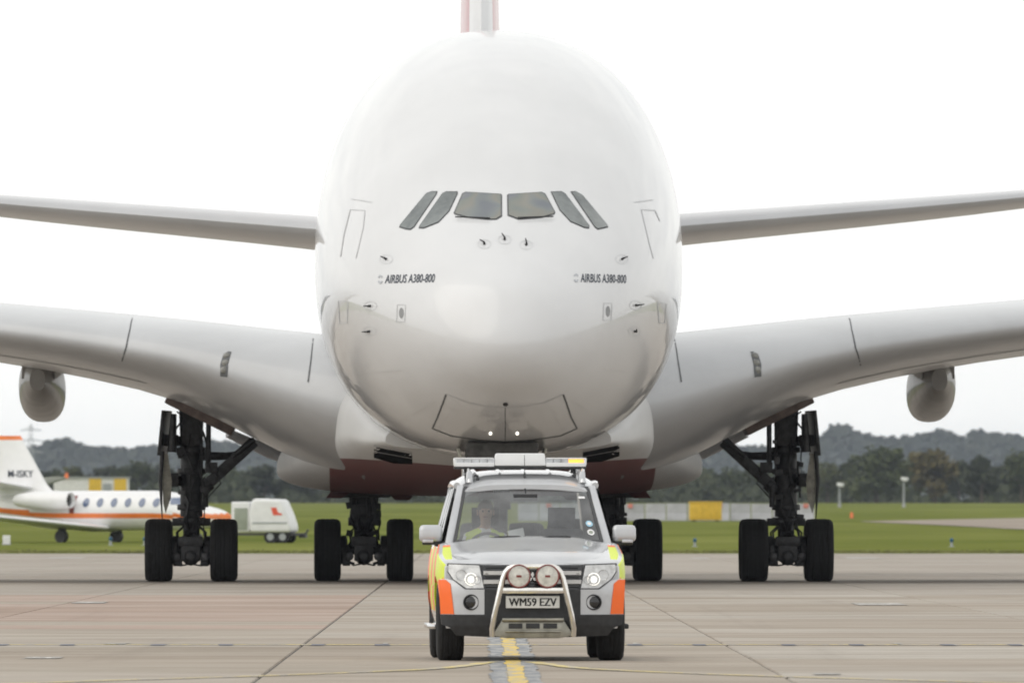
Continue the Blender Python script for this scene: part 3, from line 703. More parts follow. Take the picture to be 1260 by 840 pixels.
bf = g.build('belly_fairing', 'belly_white', jet, smooth=50)
def on_belly(off):
    def f(s, z):
        a = belly_a(s, z); a = 16 if a is None else a; return (s, a-off, z)
    return f
for pl in ([(460, 548), (507, 557), (507.5, 571), (484, 570), (460, 563)], [(762, 546), (717, 555), (716.5, 569), (740, 568), (762, 561)]):
    g = MB(); q = [P2(x, y, belly_a) for x, y in pl]; g.patch(q, on_belly(.03), back=(0, .15, 0)); ai = g.build('air_inlet', 'inlet_black', bf)
    g = MB(); g.ribbon([q[0], q[1]], .04, on_belly(.06)); g.build('louvre', 'wing_grey', bf); g = MB(); g.ribbon([((q[0][0]+q[4][0])/2, (q[0][1]+q[4][1])/2-.0), ((q[1][0]+q[2][0])/2, (q[1][1]+q[2][1])/2)], .018, on_belly(.06)); g.build('louvre', 'jet_line', bf)
for s in (-1, 1):
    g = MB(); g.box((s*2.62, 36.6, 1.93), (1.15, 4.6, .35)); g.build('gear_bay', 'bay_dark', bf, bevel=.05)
    for q in ([(3.42, 1.74), (3.30, 1.90), (3.02, 2.06), (2.86, 2.02), (2.92, 1.84), (3.08, 1.74)], [(2.10, 1.98), (1.62, 1.96), (1.52, 1.84), (1.66, 1.70), (1.96, 1.70), (2.10, 1.84)]):
        g = MB(); g.loft([[(s*x, y, z) for x, z in q] for y in (33.9, 35.4)]); g.build('bay_door', 'bay_red', bf, bevel=.03)

# landing gear
def main_gear(sc, ac, kind):
    sg = 1 if sc > 0 else -1; inn = -sg
    top = 3.8 if kind == 'wing' else 2.2; m = MB()
    if kind == 'wing':
        m.tube([(sc, ac, top), (sc, ac, 2.6)], [.27, .225], 16); m.tube([(sc, ac, 2.65), (sc, ac, 1.35)], .235, 16); m.tube([(sc, ac, 1.4), (sc, ac, .62)], .175, 14)
        m.box((sc-.02*sg, ac, 3.3), (.44, .5, .9)); 
        for z in (2.75, 2.3, 1.55, 1.28): m.lathe([(z-.06, .28), (z-.05, .30), (z+.05, .30), (z+.06, .28)], (sc, ac, 0), 'z', 16)
        m.box((sc, ac-.05, 1.24), (.8, .3, .16)); m.tube([(sc+.3*inn, ac-.2, 2.0), (sc+.3*inn, ac-.2, 1.55)], .06, 8)
    else:
        m.tube([(sc, ac, top), (sc, ac, 1.5)], .27, 16); m.tube([(sc, ac, 1.6), (sc, ac, .62)], .21, 14); m.box((sc, ac, 1.75), (.62, .6, .3)); m.box((sc, ac-.1, 1.25), (.66, .4, .18))
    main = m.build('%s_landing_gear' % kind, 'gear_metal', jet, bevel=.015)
    nw, tr = (2, 1.365) if kind == 'wing' else (3, 1.53); pit = 1.7
    b = MB(); L_ = (nw-1)*pit/2+.25; b.box((sc, ac, .70), (.30, 2*L_, .34)); b.box((sc, ac-L_, .62), (.40, .3, .40)); b.box((sc, ac-L_-.1, .84), (.52, .14, .2)); b.lathe([(ac-L_-.2, .09), (ac-L_-.12, .16), (ac-L_, .2)], (sc, 0, .52), 'y', 12)
    b.build('bogie_beam', 'gear_metal', main, bevel=.03)
    for k in range(nw):
        y = ac+(k-(nw-1)/2)*pit; b = MB(); b.tube([(sc-tr/2-.1, y, .65), (sc+tr/2+.1, y, .65)], .10, 12)
        for q in (-1, 1):
            b.lathe([(q*(tr/2-.42), .20), (q*(tr/2-.40), .30), (q*(tr/2-.24), .30), (q*(tr/2-.2), .26)], (sc, y, .65), 'x', 20); b.box((sc+q*(tr/2-.40), y-.22, .46), (.16, .2, .28)); b.tube([(sc+q*.12, y-.2, .95), (sc+q*.3, y-.26, .8), (sc+q*.3, y-.25, .4), (sc+q*.2, y-.2, .36)], .02, 6)
            b.tube([(sc+q*.16, y-.05, 1.15), (sc+q*.30, y-.12, 1.02), (sc+q*.26, y-.2, .72)], .022, 6)
        b.build('axle', 'gear_metal', main, bevel=.008)
        for q in (-1, 1): wheel(main, sc+q*tr/2, y)
    # hoses, harnesses, junction boxes and clamps that clutter the leg
    rg = random.Random(int(sc*100)+5); zt_ = 3.3 if kind == 'wing' else 2.0
    for k in range(9 if kind == 'wing' else 6):
        b = MB(); x = sc+rg.uniform(-.26, .26); z0 = rg.uniform(1.3, zt_); pts = [(x, ac-.26, z0)]
        for q in range(4): pts.append((pts[-1][0]+rg.uniform(-.09, .09), ac-.27-rg.uniform(0, .12), pts[-1][2]-rg.uniform(.12, .3)))
        b.tube(pts, rg.choice((.014, .02, .026)), 6); b.build('hose', 'gear_hose', main)
    for k in range(9 if kind == 'wing' else 7):
        b = MB(); z = rg.uniform(.75, zt_-.1); b.box((sc+rg.choice((-1, 1))*rg.uniform(.08, .34), ac-.27-rg.uniform(0, .08), z), (rg.uniform(.07, .2), .12, rg.uniform(.05, .17)), (0, rg.uniform(-.4, .4), 0)); b.build('bracket', rg.choice(('gear_metal', 'gear_metal', 'gear_hose', 'rim')), main, bevel=.012)
    for q in (-1, 1):
        b = MB(); yy_ = ac-(nw-1)*pit/2-.32; b.lathe([(yy_-.05, .05), (yy_-.03, .085), (yy_+.12, .09)], (sc+q*.30, 0, .52), 'y', 12); b.lathe([(yy_-.02, .04), (yy_, .06), (yy_+.12, .07)], (sc+q*.22, 0, .80), 'y', 10); b.build('brake_unit', 'rim', main)
        b = MB(); b.tube([(sc+q*.05, yy_, 1.0), (sc+q*.2, yy_-.05, .92), (sc+q*.36, yy_, .72), (sc+q*.36, yy_, .45), (sc+q*.22, yy_, .33), (sc+q*.05, yy_, .36)], .018, 6); b.build('hose', 'gear_hose', main)
    # torque link in front of the piston
    b = MB(); 
    for q in (-1, 1): b.tube([(sc+q*.12, ac-.25, 1.3), (sc+q*.05, ac-.55, 1.02), (sc+q*.12, ac-.25, .75)], [.05, .06, .05], 8)
    b.tube([(sc-.12, ac-.55, 1.02), (sc+.12, ac-.55, 1.02)], .05, 8); b.build('torque_link', 'gear_metal', main)
    if kind == 'wing':
        b = MB(); P0 = Vector((sc+inn*.28, ac, 1.98)); P1 = Vector((sc+inn*1.32, ac-.05, 2.93)); d_ = P1-P0
        b.box((P0+P1)/2, (.24, .22, d_.length), (0, math.atan2(d_.x, d_.z), 0)); b.tube([P0-d_*.08, P0+d_*.1], .16, 10); b.tube([P0+d_*.55+Vector((0, -.15, .1)), P1+Vector((0, -.15, .05))], .06, 8); b.build('side_brace', 'gear_metal', main, bevel=.03)
        b = MB(); b.tube([(sc+inn*.18, ac-.2, 2.62), (sc+inn*.72, ac-.1, 2.62), (sc+inn*.95, ac, 2.66)], [.10, .08, .07], 8); b.tube([(sc+inn*.36, ac-.25, 3.45), (sc+inn*.36, ac-.25, 2.4)], .055, 8); b.tube([(sc+inn*.22, ac-.25, 3.4), (sc+inn*.22, ac-.25, 2.2)], .03, 6); b.box((sc+inn*.42, ac-.2, 2.38), (.26, .2, .22)); b.tube([(sc+inn*.4, ac-.2, 2.4), (sc+inn*.62, ac-.2, 2.05), (sc+inn*.3, ac-.2, 1.7)], .02, 6); b.build('actuator', 'gear_metal', main, bevel=.01)
        # leg door on the outer side: two plates on brackets
        o_ = -inn
        b = MB(); b.box((sc+o_*.56, ac-.1, 3.10), (.07, 1.5, .95), (0, o_*-.10, .09*o_)); b.build('leg_door', 'gear_metal', main, bevel=.01)
        b = MB(); q = [(sc+o_*.48, 2.66), (sc+o_*.56, 2.66), (sc+o_*.60, 2.0), (sc+o_*.58, 1.62), (sc+o_*.53, 1.42), (sc+o_*.42, 1.75), (sc+o_*.40, 2.1)]
        b.loft([[(x, y, z) for x, z in q] for y in (ac-.75, ac-.70)]); b.build('leg_door', 'gear_pale', main, bevel=.008)
        b = MB(); b.tube([(sc+o_*.60, ac-.8, 2.72), (sc+o_*.64, ac-.8, 2.1), (sc+o_*.60, ac-.8, 1.3)], [.05, .045, .01], 6); b.tube([(sc+o_*.36, ac-.72, 3.5), (sc+o_*.40, ac-.72, 2.7)], [.06, .10], 8)
        for z, w_ in ((2.95, .16), (2.12, .20)): b.tube([(sc+o_*.18, ac, z-.02), (sc+o_*.55, ac-.1, z)], [.10, w_*.8], 8); b.box((sc+o_*.42, ac-.2, z), (.30, .4, w_*1.4))
        b.tube([(sc+o_*.3, ac-.6, 3.55), (sc+o_*.14, ac-.6, 3.42), (sc+o_*.5, ac-.6, 2.95)], .02, 6); b.build('door_bracket', 'gear_metal', main, bevel=.02)
    else:
        b = MB(); b.tube([(sc-.2, ac-.3, 2.0), (sc-.28, ac-.35, 1.3), (sc-.1, ac-.3, .9)], .03, 6); b.tube([(sc+.22, ac-.3, 2.0), (sc+.26, ac-.35, 1.4), (sc+.1, ac-.3, .9)], .03, 6); b.tube([(sc+.1, ac-.6, 2.2), (sc+.12, ac-.4, 1.3)], .07, 8); b.box((sc, ac-.4, 1.5), (.5, .16, .2)); b.build('hydraulic_line', 'gear_metal', main)
main_gear(-6.23, 33.4, 'wing'); main_gear(6.23, 33.4, 'wing'); main_gear(-2.62, 36.6, 'body'); main_gear(2.62, 36.6, 'body')

# tail
def foil(le, te, th, n=14):
    xs_ = [(1-math.cos(math.pi*i/n))/2 for i in range(n+1)]; yt = [5*th*(te-le)*(.2969*math.sqrt(x)-.126*x-.3516*x*x+.2843*x**3-.1036*x**4) for x in xs_]
    return [(le+(te-le)*x, y) for x, y in zip(xs_[::-1], yt[::-1])]+[(le+(te-le)*x, -y) for x, y in zip(xs_[1:-1], yt[1:-1])]
g = MB(); rr = []
for z in np.linspace(9.6, 24.1, 16):
    t = (z-10.5)/13.6; le = 50.5+t*13.0+3*max(0, -t); te = 64.5+t*6.5; rr.append([(y, a, z) for a, y in foil(le, te, .068-.008*t)])
n = len(rr[0]); g.loft(rr)
for i, f in enumerate(g.F):
    if len(f) == 4:
        x = sum(abs(g.V[k][0]) for k in f)/4; a = sum(g.V[k][1] for k in f)/4; z = sum(g.V[k][2] for k in f)/4
        if a > 51.0+(z-10.5)/13.6*13.0: g.M[i] = 1
g.build('tail_fin', ['jet_white', 'jet_red'], jet, smooth=50)
ht = pchip([2, 3.75, 10.9, 15.2], [8.06, 8.2, 8.78, 9.15]); hb = pchip([2, 3.75, 10.9, 15.2], [7.22, 7.45, 8.27, 8.85])
for sd_ in (-1, 1):
    g = MB(); rr = []
    for s in np.linspace(1.5, 15.2, 12):
        le = 57+(s-2)*.72; te = 66.5+(s-2)*.36; f_ = foil(le, te, .1); z0 = min(p[1] for p in f_); z1 = max(p[1] for p in f_)
        z_ = [p[1]-(p[0]-le)*.02*(z1-z0) for p in f_]; a0, a1 = min(z_), max(z_); rr.append([(sd_*s, p[0], hb(s)+(ht(s)-hb(s))*(q-a0)/(a1-a0)) for p, q in zip(f_, z_)])
    g.loft(rr); g.build('tailplane', 'wing_grey', jet, smooth=50)

# ================================================================ THE LEAD VEHICLE (x right, y aft, z up)
CARP, CARR = (.138, 141.69, 0), .029
car = empty('airport_vehicle', CARP, CARR)
tag(car, 'silver off road vehicle with yellow and orange markings, bull bar and roof light bar', 'car')
HW = pchip([-1.98, -1.9, -1.75, -1.55, -1.39, 1.7, 2.1, 2.3], [.845, .875, .905, .925, .932, .932, .90, .84])
BELT = pchip([-1.98, -1.9, -1.7, -1.39, -1.0, -.78, 2.3], [.915, .945, .985, 1.035, 1.095, 1.13, 1.16])
PROF = pchip([.2, .35, .5, .62, .85, 1.0, 1.16], [.93, .962, .985, 1, 1, .985, .945])
def zb_(y):
    for c_ in (-1.39, 1.39):
        if abs(y-c_) < .47: return max(.32, .36+math.sqrt(.47**2-(y-c_)**2))
    return .32
YS = sorted(set([-1.98, -1.95, -1.9]+[round(-1.85+.05*i, 3) for i in range(84)]))
ZF = [0, .08, .2, .35, .5, .65, .8, .9, .96, 1.0]
def side(y):
    a, b = zb_(y), BELT(y); b0 = max(a+.05, b); return [(HW(y)*PROF(a+(b0-a)*t), a+(b0-a)*t) for t in ZF]
g = MB()
fr = []
for y in [q for q in YS if q <= -.74]:
    p = side(y); top = p[-1]; c_ = BELT(y)
    half = p+[(top[0]-.012, c_+.010), (top[0]-.05, c_+.022), (.775, c_+.027), (.70, c_+.030), (.35, c_+.04)]
    fr.append([(-x, y, z) for x, z in half]+[(0, y, c_+.045)]+[(x, y, z) for x, z in half[::-1]])
g.loft(fr)
for sg in (-1, 1):
    rr = []
    for y in [q for q in YS if q >= -.74]:
        p = side(y); rr.append([(sg*x, y, z) for x, z in p]+[(sg*(x-.09), y, z+.005) for x, z in p[::-1]])
    g.loft(rr)
g.box((0, 2.24, .80), (1.62, .14, .72))
# reflective blocks follow the panels
for i, f in enumerate(g.F):
    q = [g.V[k] for k in f]; x = sum(abs(p[0]) for p in q)/len(q); y = sum(p[1] for p in q)/len(q); z = sum(p[2] for p in q)/len(q)
    if len(f) == 4 and x > HW(y)*.9 and -1.93 < y < 2.15:
        k = int((y+1.95)//.62)
        if z > .775 and z < BELT(y)+.012: g.M[i] = 1+(k % 2)
        elif .47 < z <= .775: g.M[i] = 2-(k % 2)
        if y > -.8 and z > 1.1: g.M[i] = 0
    elif len(f) == 4 and x > .79 and -1.95 < y < -.95 and z > .85: g.M[i] = 1 if y < -1.05 else 2
body = g.build('body', ['car_silver', 'hi_yellow', 'hi_orange'], car, smooth=35)
# underbody and cabin tub
g = MB(); g.box((0, .1, .44), (1.34, 4.0, .16)); g.box((0, -1.55, .62), (1.1, .7, .5)); g.box((0, .75, .54), (1.66, 2.96, .06)); g.box((0, -.70, .80), (1.64, .06, .56)); g.build('underbody', 'car_black', car)
# bonnet
g = MB(); nb, rows = 29, []
for j in range(21):
    t = j/20; y = -2.045+t*1.265; row = []
    for i in range(nb):
        x = -.765+1.53*i/(nb-1); wd = abs(x)/.765; rise = .028*(1-1/(1+math.exp(-(abs(x)-.60)*22)))*min(1, t*3.2)
        z = BELT(max(-1.98, y))+.048-.018*wd**2+rise+(.0 if j else -.035)-.012*max(0, 1-t*6)
        z += .012*t*(1-wd**2)
        yy = y+.14*wd**3*max(0, 1-t*2.5)
        row.append((x*(1-.03*t), yy, z))
    rows.append(row)
g.loft(rows, (False, False), False)
edge = rows[0]; g.loft([edge, [(x, y+.01, z-.03) for x, y, z in edge]], (False, False), False)
g.build('bonnet', 'car_silver', car, smooth=50)

def fy(x, z, off=0): return -2.15+.20*(min(abs(x), .95)/.93)**3.5+(max(0, z-.7)*.14)+(max(0, .36-z)*.5)-off
def fp(off): return lambda x, z: (x, fy(x, z, off), z)
def fpatch(name, poly, mt, off, parent=car, depth=.12, step=.04):
    g = MB(); g.patch(poly, fp(off), back=(0, depth, 0), step=step); return g.build(name, mt, parent, smooth=40)
mirr = lambda poly: [(-x, z) for x, z in poly][::-1]
HL = [(-.815, .945), (-.52, .935), (-.475, .712), (-.645, .712), (-.77, .80), (-.82, .875)]
SC = [(-.905, .80), (-.825, .80), (-.77, .785), (-.66, .70), (-.47, .70), (-.47, .455), (-.895, .455)]
OR = [(-.912, .795), (-.845, .795), (-.80, .755), (-.765, .46), (-.895, .46)]
for q in (lambda p: p, mirr):
    fpatch('bumper_corner', q(SC), 'car_silver', .012)
    fpatch('reflective_panel', q(OR), 'hi_orange', .019, depth=.02)
    hl = fpatch('headlight', q(HL), 'headlamp', .0, depth=.08)
    s = -1 if q is not mirr else 1
    fpatch('headlight_surround', q([(x*1.0+(-.0), z) for x, z in [(-.83, .957), (-.508, .946), (-.46, .70), (-.65, .70), (-.783, .80), (-.835, .88)]]), 'car_gloss_black', -.012, hl, depth=.05)
    g = MB(); c_ = (s*.60, fy(.60, .8, .012), .795); g.lathe([(c_[1]-.012, .016), (c_[1]-.006, .028), (c_[1]+.01, .03)], (c_[0], 0, c_[2]), 'y', 18); g.build('lamp', 'lamp_lit', hl)
    for dx, dz, r_ in ((-.095, .04, .055), (.06, -.01, .04), (0, 0, .066)):
        g = MB(); x_ = s*(.60-dx*1.0); z_ = .80+dz; y_ = fy(x_, z_, .006); g.lathe([(y_-.004, r_), (y_-.012, r_*.94), (y_-.004, r_*.82)], (x_, 0, z_), 'y', 20, cap=(False, False)); g.build('reflector_ring', 'chrome', hl)
    fl = MB(); x_ = s*.60; y_ = fy(.60, .58, .02); fl.lathe([(y_+.03, .078), (y_-.006, .078), (y_-.01, .070), (y_+.012, .060), (y_+.015, .02)], (x_, 0, .575), 'y', 24); fo = fl.build('fog_lamp', 'car_black', car)
    g = MB(); g.lathe([(y_-.002, .045), (y_+.006, .058)], (x_, 0, .575), 'y', 20); g.build('lens', 'car_gloss_black', fo)
fpatch('bumper_centre', [(-.47, .70), (.47, .70), (.47, .455), (-.47, .455)], 'car_black', .004)
fpatch('bumper_lower', [(-.895, .455), (.895, .455), (.885, .36), (.80, .325), (.74, .25), (.40, .235), (-.40, .235), (-.74, .25), (-.80, .325), (-.885, .36)], 'car_black', .03, step=.06)
gr = fpatch('grille', [(-.505, .94), (.505, .94), (.465, .70), (-.465, .70)], 'car_gloss_black', -.05)
for z in (.862, .775):
    for s in (-1, 1):
        g = MB(); rr = []
        for x in np.linspace(.10, .478, 9): y_ = fy(x, z, -.02); rr.append([(s*x, y_-.012, z-.02), (s*x, y_-.016, z+.018), (s*x, y_+.02, z+.02), (s*x, y_+.02, z-.02)])
        g.loft(rr); g.build('grille_bar', 'grille_silver', gr, smooth=30)
for i in range(7):
    g = MB(); g.box((0, fy(0, .8, -.035), .725+.032*i), (.92, .012, .006)); g.build('mesh_bar', 'car_black', gr, smooth=0)
g = MB(); y_ = fy(0, .82, .0)
for k in range(3):
    a = R(90+120*k); ux, uz = math.cos(a), math.sin(a); vx, vz = -uz, ux; c0 = (0, .815)
    P_ = [(c0[0], c0[1]), (c0[0]+ux*.03+vx*.017, c0[1]+uz*.03+vz*.017), (c0[0]+ux*.06, c0[1]+uz*.06), (c0[0]+ux*.03-vx*.017, c0[1]+uz*.03-vz*.017)]
    g.loft([[(x+.0, y_, z) for x, z in P_], [(x, y_-.012, z) for x, z in P_]])
g.build('badge', 'chrome', car, smooth=0)
# number plate
g = MB(); yp = -2.225; g.box((.0, yp+.008, .578), (.525, .012, .118)); pl_ = g.build('number_plate', 'plate_white', car, bevel=.004)
V, Fc = text_mesh('WM59 EZV', .108, 0, 0, width=.462); g = MB()
for i, e_ in enumerate((-.0035, 0, .0035)): g.add([(v[0]+e_, yp-.0015-.0004*i, .578+v[1]*1.02) for v in V], Fc)
g.build('plate_characters', 'print_black', pl_, smooth=0)
# bull bar
yb = -2.30
def arc(x0, x1, z0, z1, n=6): return [(x0+(x1-x0)*(1-math.cos(t)), z0+(z1-z0)*math.sin(t)) for t in np.linspace(0, math.pi/2, n)]
pts = [(-.395, .245), (-.40, .32), (-.375, .45), (-.31, .74)]+[(-.295, .80), (-.27, .865), (-.235, .905), (-.19, .922)]
pts = pts+[(-x, z) for x, z in pts[::-1]]
g = MB(); g.tube([(x, yb+max(0, .45-z)*.25, z) for x, z in pts], .029, 14); bb_ = g.build('bull_bar', 'steel_bar', car)
g = MB(); g.box((0, yb, .69), (.60, .03, .055)); g.build('cross_plate', 'steel_bar', bb_, bevel=.006)
g = MB(); P_ = [(-.40, .25), (-.30, .405), (.30, .405), (.40, .25), (.25, .225), (-.25, .225)]; g.loft([[(x, yb+.03, z) for x, z in P_], [(x, yb+.14, z) for x, z in P_]]); tr_ = g.build('bar_tray', 'skid_metal', bb_, bevel=.012)
for x in (-.17, 0, .17):
    g = MB(); g.box((x, yb+.026, .345), (.135, .02, .05)); g.build('tray_slot', 'car_black', tr_, bevel=.006)
g = MB(); g.tube([(-.30, yb+.0, .405), (.30, yb+.0, .405)], .018, 10); g.tube([(-.27, yb+.015, .29), (.27, yb+.015, .29)], .012, 8); g.build('tray_rail', 'skid_metal', bb_)
for x in (-.138, .142):
    g = MB(); c_ = (x, 0, .83); y_ = yb-.03; g.lathe([(y_+.14, .05), (y_+.10, .09), (y_+.02, .113), (y_-.01, .116), (y_-.014, .108), (y_+.0, .100)], c_, 'y', 32, cap=(True, False)); sp = g.build('spot_lamp', 'spot_rim', car)
    g = MB(); g.lathe([(y_-.012, .004), (y_-.010, .05), (y_-.002, .102)], c_, 'y', 28, cap=(True, False)); g.build('lens', 'spot_lens', sp)
    g = MB(); g.box((x, y_-.013, .83), (.05, .006, .022)); g.build('lamp_mark', 'spot_rim', sp)
# greenhouse
def wsp(x, t, off=0): # windscreen point: x fraction -1..1, t 0 bottom .. 1 top
    hw = .745-.125*t; z = 1.150+.545*t; y = -.86+.80*t+.05*x*x*(1-.3*t); return (x*hw, y-off, z+off*.6)
def screen(nm, mt, x0, x1, t0, t1, off, nx=16, ny=6):
    g = MB(); g.loft([[wsp(x0+(x1-x0)*i/nx, t0+(t1-t0)*j/ny, off) for i in range(nx+1)] for j in range(ny+1)], (False, False), False); return g.build(nm, mt, car, smooth=60)
ws = screen('windscreen', 'car_glass', -.985, .985, .0, 1.0, 0)
g = MB()
for (x0, x1, t0, t1) in ((-1.0, 1.0, -.015, .045), (-1.0, 1.0, .965, 1.02), (-1.0, -.955, .045, .965), (.955, 1.0, .045, .965)):
    g.loft([[wsp(x0+(x1-x0)*i/16, t0+(t1-t0)*j/4, .006) for i in range(17)] for j in range(5)], (False, False), False)
g.build('screen_border', 'car_gloss_black', car, smooth=60)
for s in (-1, 1):
    g = MB()
    def pil(a, b, w0, w1, th=.06):
        a, b = Vector(a), Vector(b); g.loft([[(a.x+dx*w0, a.y+dy*th, a.z) for dx, dy in ((-.5, -.5), (.5, -.5), (.5, .9), (-.5, .9))], [(b.x+dx*w1, b.y+dy*th, b.z) for dx, dy in ((-.5, -.5), (.5, -.5), (.5, .9), (-.5, .9))]])
    pil((s*.792, -.80, 1.10), (s*.652, -.02, 1.72), .085, .065); g.build('pillar', 'car_silver', car, bevel=.015)
    for y0, y1, w_ in ((.37, .40, .10), (1.20, 1.20, .10), (2.08, 2.02, .16)):
        g = MB(); a, b = Vector((s*.868, y0, 1.12)), Vector((s*.700, y1, 1.70)); g.loft([[(p.x+s*dx*.05, p.y+dy*w_, p.z) for dx, dy in ((-1, -.5), (.25, -.5), (.25, .5), (-1, .5))] for p in (a, b)]); g.build('pillar', 'car_gloss_black' if y0 < 2 else 'car_silver', car, bevel=.006)
    for y0, y1, y2, y3 in ((-.62, .32, .36, -.02), (.44, 1.15, 1.15, .44), (1.26, 2.02, 1.96, 1.26)):
        g = MB(); g.loft([[(s*.868, y0, 1.125), (s*.868, y1, 1.125)], [(s*.795, y0+(y3-y0)*.5, 1.41), (s*.795, y1+(y2-y1)*.5, 1.41)], [(s*.706, y3, 1.715), (s*.706, y2, 1.715)]], (False, False), False); g.build('side_window', 'car_glass_dark', car)
    g = MB(); g.tube([(s*.685, -.02, 1.715), (s*.70, .4, 1.735), (s*.70, 1.3, 1.735), (s*.69, 2.1, 1.71)], .035, 8); g.build('door_frame', 'car_silver', car)
zr = pchip([-.09, .05, .3, .6, 1.2, 2.0, 2.2], [1.715, 1.775, 1.82, 1.85, 1.865, 1.845, 1.79])
def rring(y, off): return [(x, y, zr(y)+.012*(1-(x/.7)**2)-.115*(abs(x)/.7)**5-off-(.0 if abs(x) < .5 else 0)) for x in np.linspace(-.715, .715, 31)]
g = MB(); yy = np.linspace(-.09, 2.2, 22); g.loft([rring(y, 0)+rring(y, .05)[::-1] for y in yy]); rf = g.build('roof', 'car_silver', car, smooth=45)
for x in (-.5, -.25, 0, .25, .5):
    g = MB(); g.loft([[(x-.03, y, zr(y)-.002), (x, y, zr(y)+.026), (x+.03, y, zr(y)-.002)] for y in np.linspace(.35, 2.0, 6)]); g.build('roof_rib', 'car_silver', rf)
g = MB(); g.loft([[(x, 2.27-.10*(z-1.15)/.5, z) for x in np.linspace(-.66+.1*(z-1.15)/.5, .66-.1*(z-1.15)/.5, 7)] for z in (1.16, 1.4, 1.70)], (False, False), False); g.build('rear_window', 'car_glass', car)
for s in (-1, 1):
    g = MB(); g.loft([[(s*.80, 2.22, 1.1), (s*.64, 2.30, 1.1), (s*.57, 2.22, 1.72), (s*.70, 2.14, 1.72)], [(s*.82, 2.12, 1.1), (s*.66, 2.2, 1.1), (s*.59, 2.12, 1.72), (s*.72, 2.04, 1.72)]]); g.build('tailgate_frame', 'car_silver', car)
for s in (-1, 1):
    g = MB(); g.tube([(s*.56, .02, 1.74), (s*.565, .10, 1.85), (s*.57, .25, 1.885), (s*.575, 1.2, 1.905), (s*.57, 1.95, 1.885), (s*.565, 2.05, 1.79)], .021, 10); rl = g.build('roof_rail', 'chrome', car)
    g = MB(); g.box((s*.56, .10, 1.80), (.075, .16, .12), taper=.7); g.build('rail_foot', 'car_silver', rl, bevel=.015)
    g = MB(); g.box((s*.57, 1.1, 1.86), (.05, .1, .08)); g.build('rail_foot', 'car_silver', rl, bevel=.015)
    g = MB(); g.loft([wsp_ for wsp_ in [[(s*.60, .0, 1.735), (s*.575, .0, 1.745)], [(s*.60, .35, 1.795), (s*.575, .35, 1.805)]]], (False, False), False); g.build('roof_channel', 'car_black', rl)
# warning light bar
bx, by = -.05, .35
lb = MB(); lb.box((bx, by, 1.895), (1.31, .28, .03)); LB = lb.build('light_bar', 'car_black', car, bevel=.008)
g = MB(); g.box((bx, by, 1.975), (.52, .30, .125), taper=.93); g.build('centre_housing', 'bar_white', LB, bevel=.018)
for s in (-1, 1):
    g = MB(); g.box((bx+s*.455, by, 1.925), (.395, .30, .04)); g.box((bx+s*.455, by, 1.987), (.385, .29, .014)); g.build('lens_frame', 'bar_white', LB, bevel=.006)
    for k in range(5):
        g = MB(); lit = s > 0 and k >= 3
        g.box((bx+s*(.29+.077*k), by, 1.962), (.073, .27, .042)); g.build('light_module', 'amber_lit' if lit else 'bar_clear', LB, bevel=.006)
    g = MB(); g.box((bx+s*.645, by, 1.955), (.03, .28, .075)); g.build('end_cap', 'bar_white', LB, bevel=.012)
    g = MB(); g.box((bx+s*.53, by, 1.865), (.05, .12, .05)); g.tube([(bx+s*.50, by-.1, 1.90), (bx+s*.545, by-.12, 1.82), (bx+s*.54, by-.12, 1.77)], .012, 6); g.build('bar_foot', 'gear_metal', LB)
g = MB(); g.tube([(-.01, .08, 1.77), (-.01, .1, 1.85)], [.018, .006], 8); g.tube([(-.01, .1, 1.85), (-.01, .14, 2.02)], .003, 6); g.build('antenna', 'car_black', car)
g = MB(); g.tube([(-.475, .08, 1.75), (-.475, .09, 1.82)], [.02, .008], 8); g.build('antenna', 'car_black', car)
# mirrors
for s in (-1, 1):
    g = MB(); g.box((s*.955, -.52, 1.245), (.235, .16, .165), taper=.96); mi_ = g.build('door_mirror', 'car_silver', car, bevel=.05, seg=4)
    g = MB(); g.box((s*.94, -.51, 1.155), (.20, .12, .05)); g.box((s*.86, -.50, 1.14), (.12, .08, .05)); g.build('mirror_base', 'car_black', mi_, bevel=.015)
    g = MB(); g.box((s*.985, -.585, 1.168), (.11, .04, .03)); g.build('indicator', 'bar_clear', mi_, bevel=.01)
# wipers, stickers
for x0, x1, t1 in ((-.62, -.12, .05), (.02, .55, .05)):
    g = MB(); a = Vector(wsp(x0, .03, .03)); b = Vector(wsp(x1, t1+.03, .03)); g.tube([a, (a+b)/2+Vector((0, -.01, .01)), b], [.008, .012, .010], 6); g.tube([b, Vector(wsp(x1+.03, -.02, .02))], .012, 6); g.build('wiper', 'car_black', car)
for x, t, r_, mt in ((.868, .345, .034, 'sticker_blue'), (.862, .19, .034, 'sticker_white')):
    g = MB(); g.patch([(x+r_/.7*math.cos(q), t+r_/.62*math.sin(q)) for q in np.linspace(0, 6.1, 16)], lambda u, v: wsp(u, v, .004)); so_ = g.build('sticker', mt, car)
    g = MB(); g.patch([(x+r_*.6/.7*math.cos(q), t+r_*.5/.62*math.sin(q)) for q in np.linspace(0, 6.1, 16)], lambda u, v: wsp(u, v, .007)); g.build('sticker_print', 'sticker_white' if mt == 'sticker_blue' else 'gpu_grey', so_)
g = MB(); g.patch([(.80, .80), (.90, .80), (.90, .84), (.80, .84)], lambda u, v: wsp(u, v, .004)); g.build('sticker', 'sticker_white', car)
